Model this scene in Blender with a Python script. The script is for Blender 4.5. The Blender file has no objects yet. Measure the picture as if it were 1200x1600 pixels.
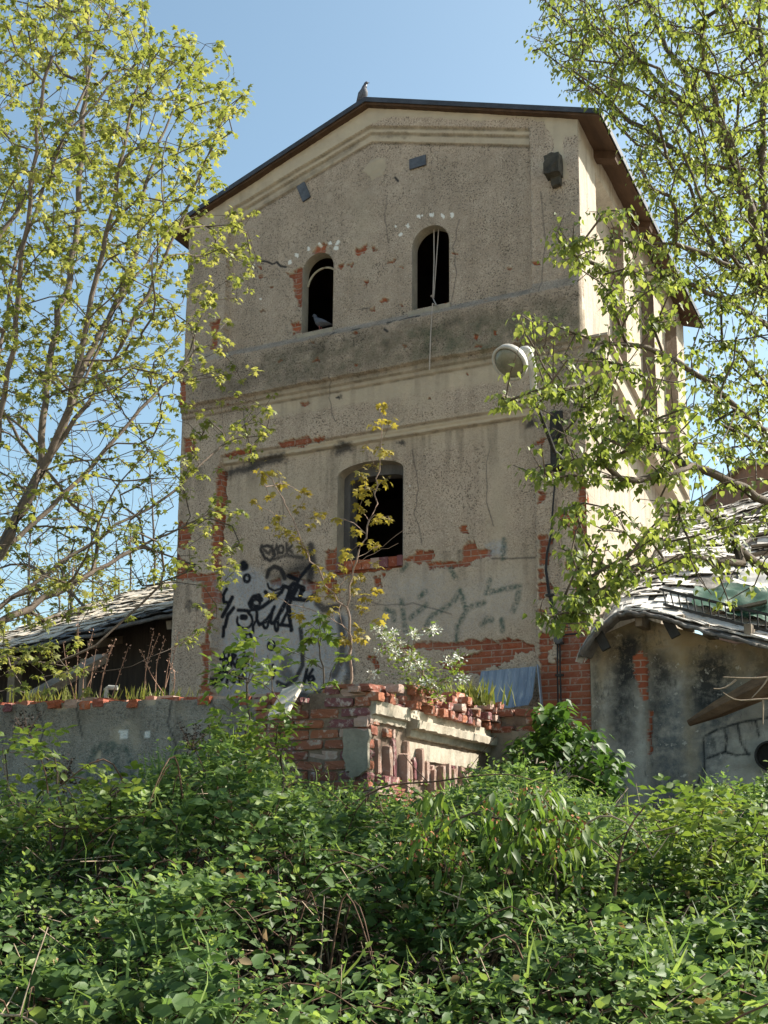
import bpy, math, random
import numpy as np
from mathutils import Matrix, Vector

SC = bpy.context.scene
COL = SC.collection
rng = np.random.default_rng(7)
random.seed(7)
R = math.radians

# ---------------------------------------------------------------- camera
FPX, CY = 1786.4, 1000.0                       # focal length and principal row, in pixels of a 1200 x 1600 picture
PITCH, ROLL, YAW = R(9.544), R(0.442), R(26.12)
cam_d = bpy.data.cameras.new('camera')
cam = bpy.data.objects.new('camera', cam_d)
COL.objects.link(cam)
cam_d.sensor_fit = 'VERTICAL'
cam_d.sensor_height = 36.0
cam_d.lens = FPX / 1600 * 36.0
cam_d.shift_y = (CY - 800) / 1600
cam_d.clip_end = 2000
cp, sp, cr, sr = math.cos(PITCH), math.sin(PITCH), math.cos(ROLL), math.sin(ROLL)
RM = np.array([[cr, -sr, 0], [sr, cr, 0], [0, 0, 1]]) @ np.array([[1, 0, 0], [0, cp, sp], [0, -sp, cp]]) @ np.array([[1, 0, 0], [0, 0, -1], [0, 1, 0]], float)
EYE = np.array([0, 0, 1.6])
m = Matrix([list(RM[0]), list(-RM[1]), list(-RM[2])]).transposed().to_4x4()
m.translation = Vector(EYE)
cam.matrix_world = m
SC.camera = cam
SC.render.resolution_x, SC.render.resolution_y = 768, 1024

# ---------------------------------------------------------------- sky, sun, exposure
SUN_EL, SUN_BEHIND = R(42), R(42)
UH = np.array([-math.cos(YAW), math.sin(YAW), 0])    # along the facade to the left
VH = np.array([math.sin(YAW), math.cos(YAW), 0])     # along the side wall, away from the viewer
sdir = math.cos(SUN_EL) * (math.cos(SUN_BEHIND) * -UH + math.sin(SUN_BEHIND) * VH) + np.array([0, 0, math.sin(SUN_EL)])
world = bpy.data.worlds.new('World')
SC.world = world
world.use_nodes = True
wn = world.node_tree.nodes
sky = wn.new('ShaderNodeTexSky')
sky.sky_type = 'NISHITA'
sky.sun_disc = False
sky.sun_elevation = SUN_EL
sky.sun_rotation = math.atan2(sdir[0], sdir[1])
sky.air_density = 1.0
sky.dust_density = 2.0
sky.ozone_density = 1.6
gain = wn.new('ShaderNodeMix'); gain.data_type = 'RGBA'; gain.blend_type = 'MULTIPLY'      # white balance of the sky
gain.inputs[0].default_value = 1.0; gain.inputs[7].default_value = (.97, 1.04, .90, 1)
world.node_tree.links.new(sky.outputs[0], gain.inputs[6])
world.node_tree.links.new(gain.outputs[2], wn['Background'].inputs[0])
wn['Background'].inputs[1].default_value = 0.088
sun_d = bpy.data.lights.new('sun', 'SUN')
sun_d.energy = 4.3
sun_d.angle = R(0.5)
sun_d.color = (1.0, 0.93, 0.82)
sun = bpy.data.objects.new('sun', sun_d)
COL.objects.link(sun)
sun.rotation_euler = Vector(sdir).to_track_quat('Z', 'Y').to_euler()
SC.view_settings.view_transform = 'Standard'
SC.view_settings.look = 'None'
SC.view_settings.exposure = 1.52
SC.view_settings.gamma = 1.0

# ---------------------------------------------------------------- frames and projection helpers
def ray(x, y):
    return RM.T @ np.array([(x - 600) / FPX, (y - CY) / FPX, 1.0])
r0 = ray(914, 700)
K = EYE + r0 * (12.5 / r0[1])
K[2] = 0                                       # foot of the tower's right front corner
ROTZ = -YAW
def w2f(P):
    d = np.asarray(P, float) - K
    return np.stack([-(d @ UH), d @ VH, d[..., 2]], -1)
def f2w(P):
    P = np.asarray(P, float)
    return K + P[..., :1] * -UH + P[..., 1:2] * VH + P[..., 2:3] * np.array([0, 0, 1.0])
def FP(x, y, v=0.0):
    """point of the plane v (parallel to the facade) in the tower frame"""
    r = ray(x, y)
    o = K + VH * v
    t = ((o - EYE) @ VH) / (r @ VH)
    return w2f(EYE + t * r)
def FPS(pts, v=0.0):
    return np.array([FP(x, y, v) for x, y in pts])
def AD(x, y, Y):
    r = ray(x, y)
    return EYE + r * (Y / r[1])

# ---------------------------------------------------------------- mesh helpers
class MB:
    def __init__(s):
        s.V = []; s.F = []; s.T = []; s.n = 0
    def add(s, V, F, t=0.5):
        V = np.asarray(V, float)
        s.V.append(V)
        for f in F:
            s.F.append(tuple(int(i) + s.n for i in f))
        s.T.append(np.full(len(V), t) if np.isscalar(t) else np.asarray(t, float))
        s.n += len(V)
    def box(s, x0, x1, y0, y1, z0, z1, t=0.5):
        V = [(x, y, z) for x in (x0, x1) for y in (y0, y1) for z in (z0, z1)]
        s.add(V, [(0, 1, 3, 2), (4, 6, 7, 5), (0, 4, 5, 1), (2, 3, 7, 6), (0, 2, 6, 4), (1, 5, 7, 3)], t)
    def beam(s, a, b, w, h, up=(0, 0, 1), t=0.5, w2=None, h2=None):
        a = np.array(a, float); b = np.array(b, float)
        d = (b - a) / np.linalg.norm(b - a)
        x = np.cross(d, up); x /= np.linalg.norm(x)
        u = np.cross(x, d)
        w2 = w if w2 is None else w2; h2 = h if h2 is None else h2
        V = []
        for p, ww, hh in ((a, w, h), (b, w2, h2)):
            for sx, sz in ((-1, -1), (1, -1), (1, 1), (-1, 1)):
                V.append(p + x * sx * ww / 2 + u * sz * hh / 2)
        s.add(V, [(0, 1, 2, 3), (7, 6, 5, 4), (0, 4, 5, 1), (1, 5, 6, 2), (2, 6, 7, 3), (3, 7, 4, 0)], t)
    def tube(s, P, r, n=6, t=0.5, cap=True):
        P = np.asarray(P, float); m_ = len(P)
        r = np.full(m_, r) if np.isscalar(r) else np.asarray(r, float)
        D = np.gradient(P, axis=0)
        D /= np.linalg.norm(D, axis=1)[:, None] + 1e-9
        ref = np.array([0, 0, 1.0]) if abs(D[0][2]) < .9 else np.array([1.0, 0, 0])
        X = np.cross(D, ref); X /= np.linalg.norm(X, axis=1)[:, None] + 1e-9
        Y = np.cross(D, X)
        a = np.arange(n) * 2 * math.pi / n
        V = P[:, None] + (X[:, None] * np.cos(a)[None, :, None] + Y[:, None] * np.sin(a)[None, :, None]) * r[:, None, None]
        F = []
        for i in range(m_ - 1):
            for j in range(n):
                k = (j + 1) % n
                F.append((i * n + j, (i + 1) * n + j, (i + 1) * n + k, i * n + k))
        if cap:
            F.append(tuple(range(n)))
            F.append(tuple((m_ - 1) * n + j for j in range(n))[::-1])
        s.add(V.reshape(-1, 3), F, t)
    def rings(s, C, X, Y, A, B, n=12, t=0.5, cap=True):
        """elliptical rings with centres C, axes X, Y and half sizes A, B"""
        a = np.arange(n) * 2 * math.pi / n
        V = [np.asarray(c) + np.outer(np.cos(a) * ra, x) + np.outer(np.sin(a) * rb, y) for c, x, y, ra, rb in zip(C, X, Y, A, B)]
        m_ = len(C); F = []
        for i in range(m_ - 1):
            for j in range(n):
                k = (j + 1) % n
                F.append((i * n + j, i * n + k, (i + 1) * n + k, (i + 1) * n + j))
        if cap:
            F.append(tuple(range(n))[::-1]); F.append(tuple((m_ - 1) * n + j for j in range(n)))
        s.add(np.concatenate(V), F, t)
    def arrays(s):
        return np.concatenate(s.V), s.F, np.concatenate(s.T)

ORI = {}                                        # origin and frame of every root
def _origin(o, p, frame):
    p = np.asarray(p, float)
    ORI[o.name] = (p, frame)
    o.location = Vector(f2w(p)) if frame == 'F' else Vector(p)
    o.rotation_euler = (0, 0, ROTZ if frame == 'F' else 0)
def tag(o, label=None, cat=None, group=None, kind=None):
    if label: o['label'] = label
    if cat: o['category'] = cat
    if group: o['group'] = group
    if kind: o['kind'] = kind
    return o
def thing(name, label, cat, p, frame='F', group=None):
    o = bpy.data.objects.new(name, None)
    o.empty_display_size = 0.2
    COL.objects.link(o)
    _origin(o, p, frame)
    return tag(o, label, cat, group)
def mesh_obj(name, V, F, mat, parent=None, p=(0, 0, 0), frame='F', attrs=None, smooth=False, kind=None, label=None):
    if parent is not None:
        p, frame = ORI[parent.name]
    V = np.asarray(V, float) - np.asarray(p, float)
    me = bpy.data.meshes.new(name)
    if isinstance(F, np.ndarray):
        nf, k = F.shape
        me.vertices.add(len(V)); me.vertices.foreach_set('co', V.astype(np.float32).ravel())
        me.loops.add(nf * k); me.loops.foreach_set('vertex_index', F.astype(np.int32).ravel())
        me.polygons.add(nf)
        me.polygons.foreach_set('loop_start', np.arange(0, nf * k, k, dtype=np.int32))
        me.update(calc_edges=True)
        me.validate()
    else:
        me.from_pydata([tuple(v) for v in V], [], F)
        me.update()
    for a, vals in (attrs or {}).items():
        at = me.attributes.new(a, 'FLOAT', 'POINT')
        at.data.foreach_set('value', np.asarray(vals, np.float32))
    if smooth:
        me.polygons.foreach_set('use_smooth', np.ones(len(me.polygons), bool))
    o = bpy.data.objects.new(name, me)
    COL.objects.link(o)
    for mm in (mat if isinstance(mat, (list, tuple)) else [mat]):
        me.materials.append(mm)
    if parent is not None:
        o.parent = parent
        ORI[o.name] = (np.asarray(p, float), frame)
    else:
        _origin(o, p, frame)
    return tag(o, label=label, kind=kind)
def build(name, mb, mat, parent=None, p=(0, 0, 0), frame='F', smooth=False, kind=None, label=None):
    V, F, T = mb.arrays()
    return mesh_obj(name, V, F, mat, parent, p, frame, {'tint': T}, smooth, kind, label)

# ---------------------------------------------------------------- numpy noise and masks
def vnoise(x, y, seed=0):
    g = np.random.default_rng(seed).random((64, 64))
    xi = np.floor(x).astype(int); yi = np.floor(y).astype(int)
    fx = x - xi; fy = y - yi
    fx = fx * fx * (3 - 2 * fx); fy = fy * fy * (3 - 2 * fy)
    a = g[xi % 64, yi % 64]; b = g[(xi + 1) % 64, yi % 64]; c = g[xi % 64, (yi + 1) % 64]; d = g[(xi + 1) % 64, (yi + 1) % 64]
    return (a * (1 - fx) + b * fx) * (1 - fy) + (c * (1 - fx) + d * fx) * fy
def fbm(x, y, seed=0, o=4):
    s = 0; a = .5; t = 0
    for i in range(o):
        s = s + a * vnoise(x * 2 ** i + 17 * i, y * 2 ** i + 31 * i, seed + i); t += a; a *= .55
    return s / t
def inpoly(P, x, y):
    P = np.asarray(P); r = np.zeros(x.shape, bool)
    n = len(P)
    for i in range(n):
        x0, y0 = P[i][:2]; x1, y1 = P[(i + 1) % n][:2]
        if y0 == y1: continue
        c = ((y0 > y) != (y1 > y)) & (x < (x1 - x0) * (y - y0) / (y1 - y0) + x0)
        r ^= c
    return r
def segdist(P, x, y):
    d = np.full(x.shape, 9.0)
    for (x0, y0), (x1, y1) in zip(P[:-1], P[1:]):
        dx, dy = x1 - x0, y1 - y0
        t = np.clip(((x - x0) * dx + (y - y0) * dy) / (dx * dx + dy * dy + 1e-12), 0, 1)
        d = np.minimum(d, np.hypot(x - x0 - t * dx, y - y0 - t * dy))
    return d
class Painter:
    """masks on a wall grid (x, z); shapes are given as points of the wall"""
    def __init__(s, X, Z, v, seed=1):
        s.X, s.Z, s.v = X, Z, v
        s.wx = X + (fbm(X * 9, Z * 9, seed) - .5) * .10 + (fbm(X * 40, Z * 40, seed + 9) - .5) * .05
        s.wz = Z + (fbm(X * 9 + 50, Z * 9, seed + 3) - .5) * .10 + (fbm(X * 40 + 9, Z * 40, seed + 12) - .5) * .05
        s.M = {}
    def get(s, k):
        return s.M.setdefault(k, np.zeros(s.X.shape))
    def px(s, pts):
        return FPS(pts, s.v)[:, [0, 2]]
    def poly(s, k, pts, val=1.0, warp=1.0, px=True):
        P = s.px(pts) if px else np.array(pts)
        lo, hi = P.min(0) - .15, P.max(0) + .15
        ix = (s.X > lo[0]) & (s.X < hi[0]) & (s.Z > lo[1]) & (s.Z < hi[1])
        M = s.get(k)
        xx = s.X[ix] + (s.wx[ix] - s.X[ix]) * warp; zz = s.Z[ix] + (s.wz[ix] - s.Z[ix]) * warp
        M[ix] = np.maximum(M[ix], inpoly(P, xx, zz) * val)
    def soft(s, k, pts, val=1.0, blur=.06):
        """polygon with a soft edge"""
        P = s.px(pts)
        lo, hi = P.min(0) - .4, P.max(0) + .4
        ix = (s.X > lo[0]) & (s.X < hi[0]) & (s.Z > lo[1]) & (s.Z < hi[1])
        xx, zz = s.wx[ix], s.wz[ix]
        ins = inpoly(P, xx, zz)
        d = segdist(np.vstack([P, P[:1]]), xx, zz)
        sd = np.where(ins, d, -d)
        M = s.get(k)
        M[ix] = np.maximum(M[ix], np.clip(.5 + sd / (2 * blur), 0, 1) * val)
    def stroke(s, k, pts, w, val=1.0, soft=.012, px=True):
        P = s.px(pts) if px else np.array(pts)
        lo, hi = P.min(0) - .2, P.max(0) + .2
        ix = (s.X > lo[0]) & (s.X < hi[0]) & (s.Z > lo[1]) & (s.Z < hi[1])
        d = segdist(P, s.X[ix] + (s.wx[ix] - s.X[ix]) * .05, s.Z[ix] + (s.wz[ix] - s.Z[ix]) * .05)
        M = s.get(k)
        M[ix] = np.maximum(M[ix], np.clip(1 - (d - w / 2) / soft, 0, 1) * val)
def ell(cx, cy, rx, ry, a0=0, a1=360, n=16):
    return [(cx + rx * math.cos(R(a0 + (a1 - a0) * i / n)), cy + ry * math.sin(R(a0 + (a1 - a0) * i / n))) for i in range(n + 1)]
def brick_relief(X, Z):
    """1 in a joint of the brick bond, 0 on a brick"""
    row = np.floor(Z / .077)
    fz = Z / .077 - row
    fx = X / .25 + .5 * (row % 2); fx = fx - np.floor(fx)
    return ((fz < .13) | (fz > .93) | (fx < .03) | (fx > .97)).astype(float)

# ---------------------------------------------------------------- materials
class NT:
    def __init__(s, name):
        s.m = bpy.data.materials.new(name); s.m.use_nodes = True
        s.t = s.m.node_tree; s.n = s.t.nodes
        s.b = s.n['Principled BSDF']; s.out = s.n['Material Output']
        s.b.inputs['Roughness'].default_value = .85
        s.b.inputs['Specular IOR Level'].default_value = .25
    def new(s, typ, **kw):
        nd = s.n.new(typ)
        for k, v in kw.items(): setattr(nd, k, v)
        return nd
    def link(s, a, b): s.t.links.new(a, b)
    def set(s, sock, v):
        if hasattr(v, 'is_linked') or isinstance(v, bpy.types.NodeSocket): s.link(v, sock)
        elif isinstance(v, (tuple, list)) and len(v) == 3 and sock.type == 'RGBA': sock.default_value = (*v, 1)
        else: sock.default_value = v
    def obj(s): return s.new('ShaderNodeTexCoord').outputs['Object']
    def geo(s): return s.new('ShaderNodeNewGeometry').outputs['Position']
    def noise(s, scale, detail=4, rough=.6, vec=None, dist=0.0):
        nd = s.new('ShaderNodeTexNoise'); nd.inputs['Scale'].default_value = scale; nd.inputs['Detail'].default_value = detail
        nd.inputs['Roughness'].default_value = rough; nd.inputs['Distortion'].default_value = dist
        s.link(vec if vec is not None else s.obj(), nd.inputs['Vector'])
        return nd.outputs['Fac']
    def voro(s, scale, vec=None, feature='F1', out='Distance'):
        nd = s.new('ShaderNodeTexVoronoi', feature=feature); nd.inputs['Scale'].default_value = scale
        s.link(vec if vec is not None else s.obj(), nd.inputs['Vector'])
        return nd.outputs[out]
    def scale(s, sc, vec=None):
        nd = s.new('ShaderNodeMapping'); nd.inputs['Scale'].default_value = sc
        s.link(vec if vec is not None else s.obj(), nd.inputs['Vector'])
        return nd.outputs[0]
    def attr(s, name): return s.new('ShaderNodeAttribute', attribute_name=name).outputs['Fac']
    def ramp(s, fac, a, b, inv=False):
        nd = s.new('ShaderNodeMapRange'); nd.clamp = True
        nd.inputs[1].default_value = a; nd.inputs[2].default_value = b
        nd.inputs[3].default_value = 1.0 if inv else 0.0; nd.inputs[4].default_value = 0.0 if inv else 1.0
        s.link(fac, nd.inputs[0])
        return nd.outputs[0]
    def math(s, op, a, b=0.0):
        nd = s.new('ShaderNodeMath', operation=op)
        s.set(nd.inputs[0], a); s.set(nd.inputs[1], b)
        return nd.outputs[0]
    def mix(s, fac, a, b, mode='MIX'):
        nd = s.new('ShaderNodeMix', data_type='RGBA', blend_type=mode)
        s.set(nd.inputs[0], fac); s.set(nd.inputs[6], a); s.set(nd.inputs[7], b)
        return nd.outputs[2]
    def bricktex(s, c1, c2, mortar, vec):
        nd = s.new('ShaderNodeTexBrick')
        for k, v in (('Color1', c1), ('Color2', c2), ('Mortar', mortar)): nd.inputs[k].default_value = (*v, 1)
        nd.inputs['Scale'].default_value = 1; nd.inputs['Brick Width'].default_value = .25; nd.inputs['Row Height'].default_value = .077
        nd.inputs['Mortar Size'].default_value = .007; nd.inputs['Mortar Smooth'].default_value = .3
        s.link(vec, nd.inputs['Vector'])
        return nd.outputs['Color'], nd.outputs['Fac']
    def wallvec(s):
        sx = s.new('ShaderNodeSeparateXYZ'); s.link(s.obj(), sx.inputs[0])
        cx = s.new('ShaderNodeCombineXYZ')
        s.link(s.math('ADD', sx.outputs[0], sx.outputs[1]), cx.inputs[0]); s.link(sx.outputs[2], cx.inputs[1])
        return cx.outputs[0]
    def color(s, c): s.set(s.b.inputs['Base Color'], c); return s
    def bump(s, h, strength=.4, dist=.02):
        nd = s.new('ShaderNodeBump'); nd.inputs['Strength'].default_value = strength; nd.inputs['Distance'].default_value = dist
        s.link(h, nd.inputs['Height']); s.link(nd.outputs[0], s.b.inputs['Normal']); return s
    def rough(s, v): s.b.inputs['Roughness'].default_value = v; return s
    def metal(s, v): s.b.inputs['Metallic'].default_value = v; return s

BR1, BR2, MORT = (.40, .125, .06), (.27, .075, .045), (.36, .29, .24)
def render_wall_material(name, base1, base2, speck=.5, bump=.6):
    """roughcast over brick, with the painted and worn masks of the wall grid"""
    s = NT(name)
    n1 = s.noise(1.3, 5); n2 = s.noise(9, 4)
    c = s.mix(s.ramp(n1, .35, .65), base1, base2)
    streak = s.noise(2.2, 4, .6, s.scale((3.0, 3.0, .35)))
    c = s.mix(s.ramp(streak, .5, .75), c, s.mix(.5, c, tuple(b * .62 for b in base2)))
    c = s.mix(s.math('MULTIPLY', s.ramp(n2, .5, .75), .35), c, tuple(b * 1.25 for b in base1))
    smooth = s.attr('light')
    rough_amt = s.math('SUBTRACT', 1.0, smooth)
    sp = s.noise(46, 3, .7); sp2 = s.noise(85, 2, .5, s.scale((1, 1, 1)))
    zone = s.ramp(s.noise(1.9, 5, .65), .36, .62)
    holes = s.math('MULTIPLY', s.math('MULTIPLY', s.ramp(sp, .52, .60), rough_amt), s.math('ADD', .35, s.math('MULTIPLY', zone, .65)))
    c = s.mix(s.math('MULTIPLY', holes, speck), c, tuple(b * .20 for b in base2))
    peb = s.math('MULTIPLY', s.ramp(sp2, .60, .70), rough_amt)
    c = s.mix(s.math('MULTIPLY', peb, speck * .8), c, tuple(min(.8, b * 1.7) for b in base1))
    lightc = s.mix(s.ramp(s.noise(3, 4), .3, .7), (.50, .43, .32), (.41, .35, .27))
    c = s.mix(s.math('MULTIPLY', smooth, .85), c, lightc)
    c = s.mix(s.math('MULTIPLY', s.attr('dark'), s.ramp(s.noise(5, 5), .2, .7)), c, s.mix(holes, (.125, .105, .08), (.04, .035, .028)))
    c = s.mix(s.math('MULTIPLY', s.attr('moss'), s.ramp(s.noise(7, 5), .35, .7)), c, (.105, .12, .075))
    bc, bf = s.bricktex(BR1, BR2, MORT, s.wallvec())
    bc = s.mix(s.ramp(s.noise(11, 4), .35, .75), bc, s.mix(.55, bc, (.30, .17, .12)))
    bc = s.mix(s.math('MULTIPLY', s.ramp(s.noise(16, 5, .7), .56, .68), .55), bc, (.48, .40, .36))
    c = s.mix(s.attr('brick'), c, bc)
    c = s.mix(s.math('MULTIPLY', s.attr('silver'), s.ramp(s.noise(24, 4), .25, .6)), c, s.mix(s.ramp(s.noise(4, 4), .3, .7), (.32, .335, .37), (.44, .45, .47)))
    c = s.mix(s.math('MULTIPLY', s.attr('soot'), .93), c, (.025, .027, .032))
    c = s.mix(s.math('MULTIPLY', s.attr('green'), s.ramp(s.noise(22, 3), .3, .6)), c, (.05, .095, .08))
    c = s.mix(s.math('MULTIPLY', s.attr('black'), s.ramp(s.noise(30, 3), .12, .38)), c, (.017, .018, .024))
    c = s.mix(s.attr('white'), c, (.78, .77, .74))
    s.color(c)
    h = s.math('ADD', s.math('MULTIPLY', s.math('SUBTRACT', sp2, s.math('MULTIPLY', sp, 1.4)), rough_amt), s.math('MULTIPLY', s.noise(140, 2), .25))
    s.bump(h, bump, .03)
    s.b.inputs['Specular IOR Level'].default_value = .1
    return s.m
def brick_material(name, c1=BR1, c2=BR2, pale=.45):
    """single bricks: the tint attribute picks the colour of each brick"""
    s = NT(name); t = s.attr('tint')
    c = s.mix(t, c1, c2)
    c = s.mix(s.ramp(s.math('FRACT', s.math('MULTIPLY', t, 7.3)), .72, .8), c, (.43, .30, .25))
    c = s.mix(s.ramp(s.math('FRACT', s.math('MULTIPLY', t, 13.7)), .86, .9), c, (.20, .085, .09))
    c = s.mix(s.math('MULTIPLY', s.ramp(s.noise(14, 6, .7), .52, .66), pale), c, (.52, .45, .40))
    c = s.mix(s.math('MULTIPLY', s.ramp(s.noise(7, 5, .7), .6, .75), .6), c, (.10, .085, .07))
    s.color(c); s.bump(s.math('ADD', s.noise(40, 5), s.noise(160, 2)), .7, .012)
    s.b.inputs['Specular IOR Level'].default_value = .15
    return s.m
def plain(name, c1, c2, scale=6, rough=.85, metal=0.0, bump=.3, stretch=None, spec=.25, dist=.01):
    s = NT(name)
    v = s.scale(stretch) if stretch else s.obj()
    n = s.noise(scale, 6, .65, v)
    c = s.mix(s.ramp(n, .35, .68), c1, c2)
    c = s.mix(s.math('MULTIPLY', s.ramp(s.noise(scale * 7, 4, .6, v), .5, .75), .35), c, tuple(k * .5 for k in c2))
    s.color(c).rough(rough).metal(metal); s.bump(s.noise(scale * 9, 5, .65, v), bump, dist)
    s.b.inputs['Specular IOR Level'].default_value = spec
    return s.m
def leaf_material(name, dark, mid, pale, trans=.45, gloss=.35, tr_boost=1.25):
    s = NT(name); t = s.attr('tint')
    c = s.mix(s.ramp(t, 0, .55), dark, mid)
    c = s.mix(s.ramp(t, .6, 1.0), c, pale)
    c = s.mix(.25, c, s.mix(s.ramp(s.noise(3, 3, vec=s.geo()), .3, .7), dark, pale))
    s.color(c); s.b.inputs['Roughness'].default_value = .5
    s.b.inputs['Specular IOR Level'].default_value = gloss
    tr = s.new('ShaderNodeBsdfTranslucent')
    s.link(s.mix(1.0, c, (tr_boost * 1.05, tr_boost, tr_boost * .62), 'MULTIPLY'), tr.inputs[0])
    mx = s.new('ShaderNodeMixShader'); mx.inputs[0].default_value = trans
    s.link(s.b.outputs[0], mx.inputs[1]); s.link(tr.outputs[0], mx.inputs[2]); s.link(mx.outputs[0], s.out.inputs[0])
    return s.m
# ================================================================ setting: ground
def ground():
    s = NT('earth')
    c = s.mix(s.ramp(s.noise(1.2, 6), .35, .7), (.065, .048, .03), (.05, .055, .022))
    c = s.mix(s.ramp(s.noise(14, 5), .5, .7), c, (.11, .085, .055))
    s.color(c); s.bump(s.noise(20, 5), .8, .05)
    n = 90
    x = np.concatenate([np.linspace(-600, -16, 15), np.linspace(-15, 15, n - 30), np.linspace(16, 600, 15)])
    y = np.concatenate([np.linspace(-300, -6, 10), np.linspace(-5, 25, n - 25), np.linspace(27, 900, 15)])
    X, Y = np.meshgrid(x, y, indexing='ij')
    Z = (fbm(X * .5 + 100, Y * .5 + 100, 5) - .5) * .25 - .1
    V = np.stack([X, Y, Z], -1).reshape(-1, 3)
    i = np.arange(n - 1)[:, None] * n + np.arange(n - 1)[None]
    F = np.stack([i, i + n, i + n + 1, i + 1], -1).reshape(-1, 4)
    mesh_obj('ground', V, F, s.m, frame='W', smooth=True, kind='structure')
ground()
def bounce_yard():  # unseen pale ground, added to bounce sunlight onto the shaded facade
    s = NT('pale gravel yard')
    c = s.mix(s.ramp(s.noise(.6, 6), .35, .65), (.56, .48, .385), (.49, .415, .33))
    c = s.mix(s.ramp(s.noise(60, 3), .5, .7), c, (.30, .27, .225))
    s.color(c); s.bump(s.noise(80, 4), .5, .01)
    mb = MB(); mb.box(-60, 60, -70, 3.3, -.2, .14)
    mb.arrays(); V, F, T = mb.arrays(); mesh_obj('bounce_yard', V, F, s.m, frame='W', kind='structure')
bounce_yard()

# ================================================================ the tower
M_front = render_wall_material('roughcast', (.52, .42, .335), (.42, .335, .262), .88)
def side_material():
    s = NT('pale plaster')
    c = s.mix(s.ramp(s.noise(1.6, 6, .6, s.scale((1, 1, .35))), .35, .65), (.43, .375, .305), (.34, .29, .23))
    c = s.mix(s.math('MULTIPLY', s.ramp(s.noise(3, 5, .65, s.scale((2.5, 2.5, .25))), .48, .68), .75), c, (.22, .185, .145))
    c = s.mix(s.ramp(s.voro(1.1, s.scale((1, 1, 1)), 'DISTANCE_TO_EDGE'), .0, .006, True), c, s.mix(s.ramp(s.noise(2, 3), .45, .55), c, (.2, .17, .14)))
    c = s.mix(s.math('MULTIPLY', s.attr('reveal'), .9), c, (.14, .092, .058))  # recess reveals browned: their shade is put into the colour
    c = s.mix(s.math('MULTIPLY', s.ramp(s.noise(7, 6, .7), .58, .66), .6), c, (.26, .21, .16)); s.color(c); s.bump(s.noise(24, 6, .7), .6, .02); return s.m
M_side = side_material()
M_plain = plain('old plaster', (.36, .30, .22), (.27, .22, .16), 3)
M_dark = plain('near black inside', (.02, .018, .016), (.012, .011, .010), 3)  # near black: the darkness of hollow openings put into the colour
M_bitumen = plain('bitumen felt', (.055, .058, .066), (.032, .034, .04), 4)
M_fascia = plain('grey fascia sheet', (.07, .075, .09), (.04, .042, .05), 5, .55, 0.3)
M_wood_br = plain('brown boards', (.105, .062, .038), (.055, .032, .02), 4, stretch=(1, .2, 1))
M_zinc = plain('zinc plate', (.13, .135, .15), (.075, .08, .092), 9, .6, .5)
M_stone = plain('dark stone', (.075, .068, .055), (.035, .032, .027), 8, bump=.7)
M_brick = brick_material('bricks')
M_mortar = plain('lime mortar', (.40, .33, .26), (.26, .21, .165), 12, bump=.8)

TW, TL = 5.65, 6.1                     # width and depth of the tower
def roof_z(u, top=11.10, s=.3475): return top - s * np.abs(u - TW / 2)
WIN = {'a': (3.595, .235, 8.11, 8.965, .235), 'b': (1.965, .255, 8.11, 8.945, .255), 'c': (2.79, .46, 4.93, 6.055, .145)}
def win_sd(w, u, z):
    uc, hw, z0, zs, ra = WIN[w]
    du = np.abs(u - uc)
    rect = np.maximum(du - hw, z0 - z)
    q = np.sqrt((du / hw) ** 2 + (np.maximum(z - zs, 0) / ra) ** 2)
    arch = (q - 1) * min(hw, ra) * (1.0 if hw == ra else 1.15)
    return np.where(z > zs, np.maximum(arch, z0 - z), rect)
def win_outline(w, inset=0.0, n=22):
    uc, hw, z0, zs, ra = WIN[w]
    hw -= inset; ra -= inset
    P = [(-(uc + hw), z0)]
    for i in range(n + 1):
        a = math.pi * (1 - i / n)
        P.append((-(uc - hw * math.cos(a) * 1.0) if False else -uc + hw * math.cos(a), zs + ra * math.sin(a)))
    P.append((-(uc - hw), z0))
    return P

tower = thing('old_tower', 'tall abandoned gabled tower of stained roughcast with three arched black windows', 'tower', (-TW / 2, 0, 0))

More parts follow.
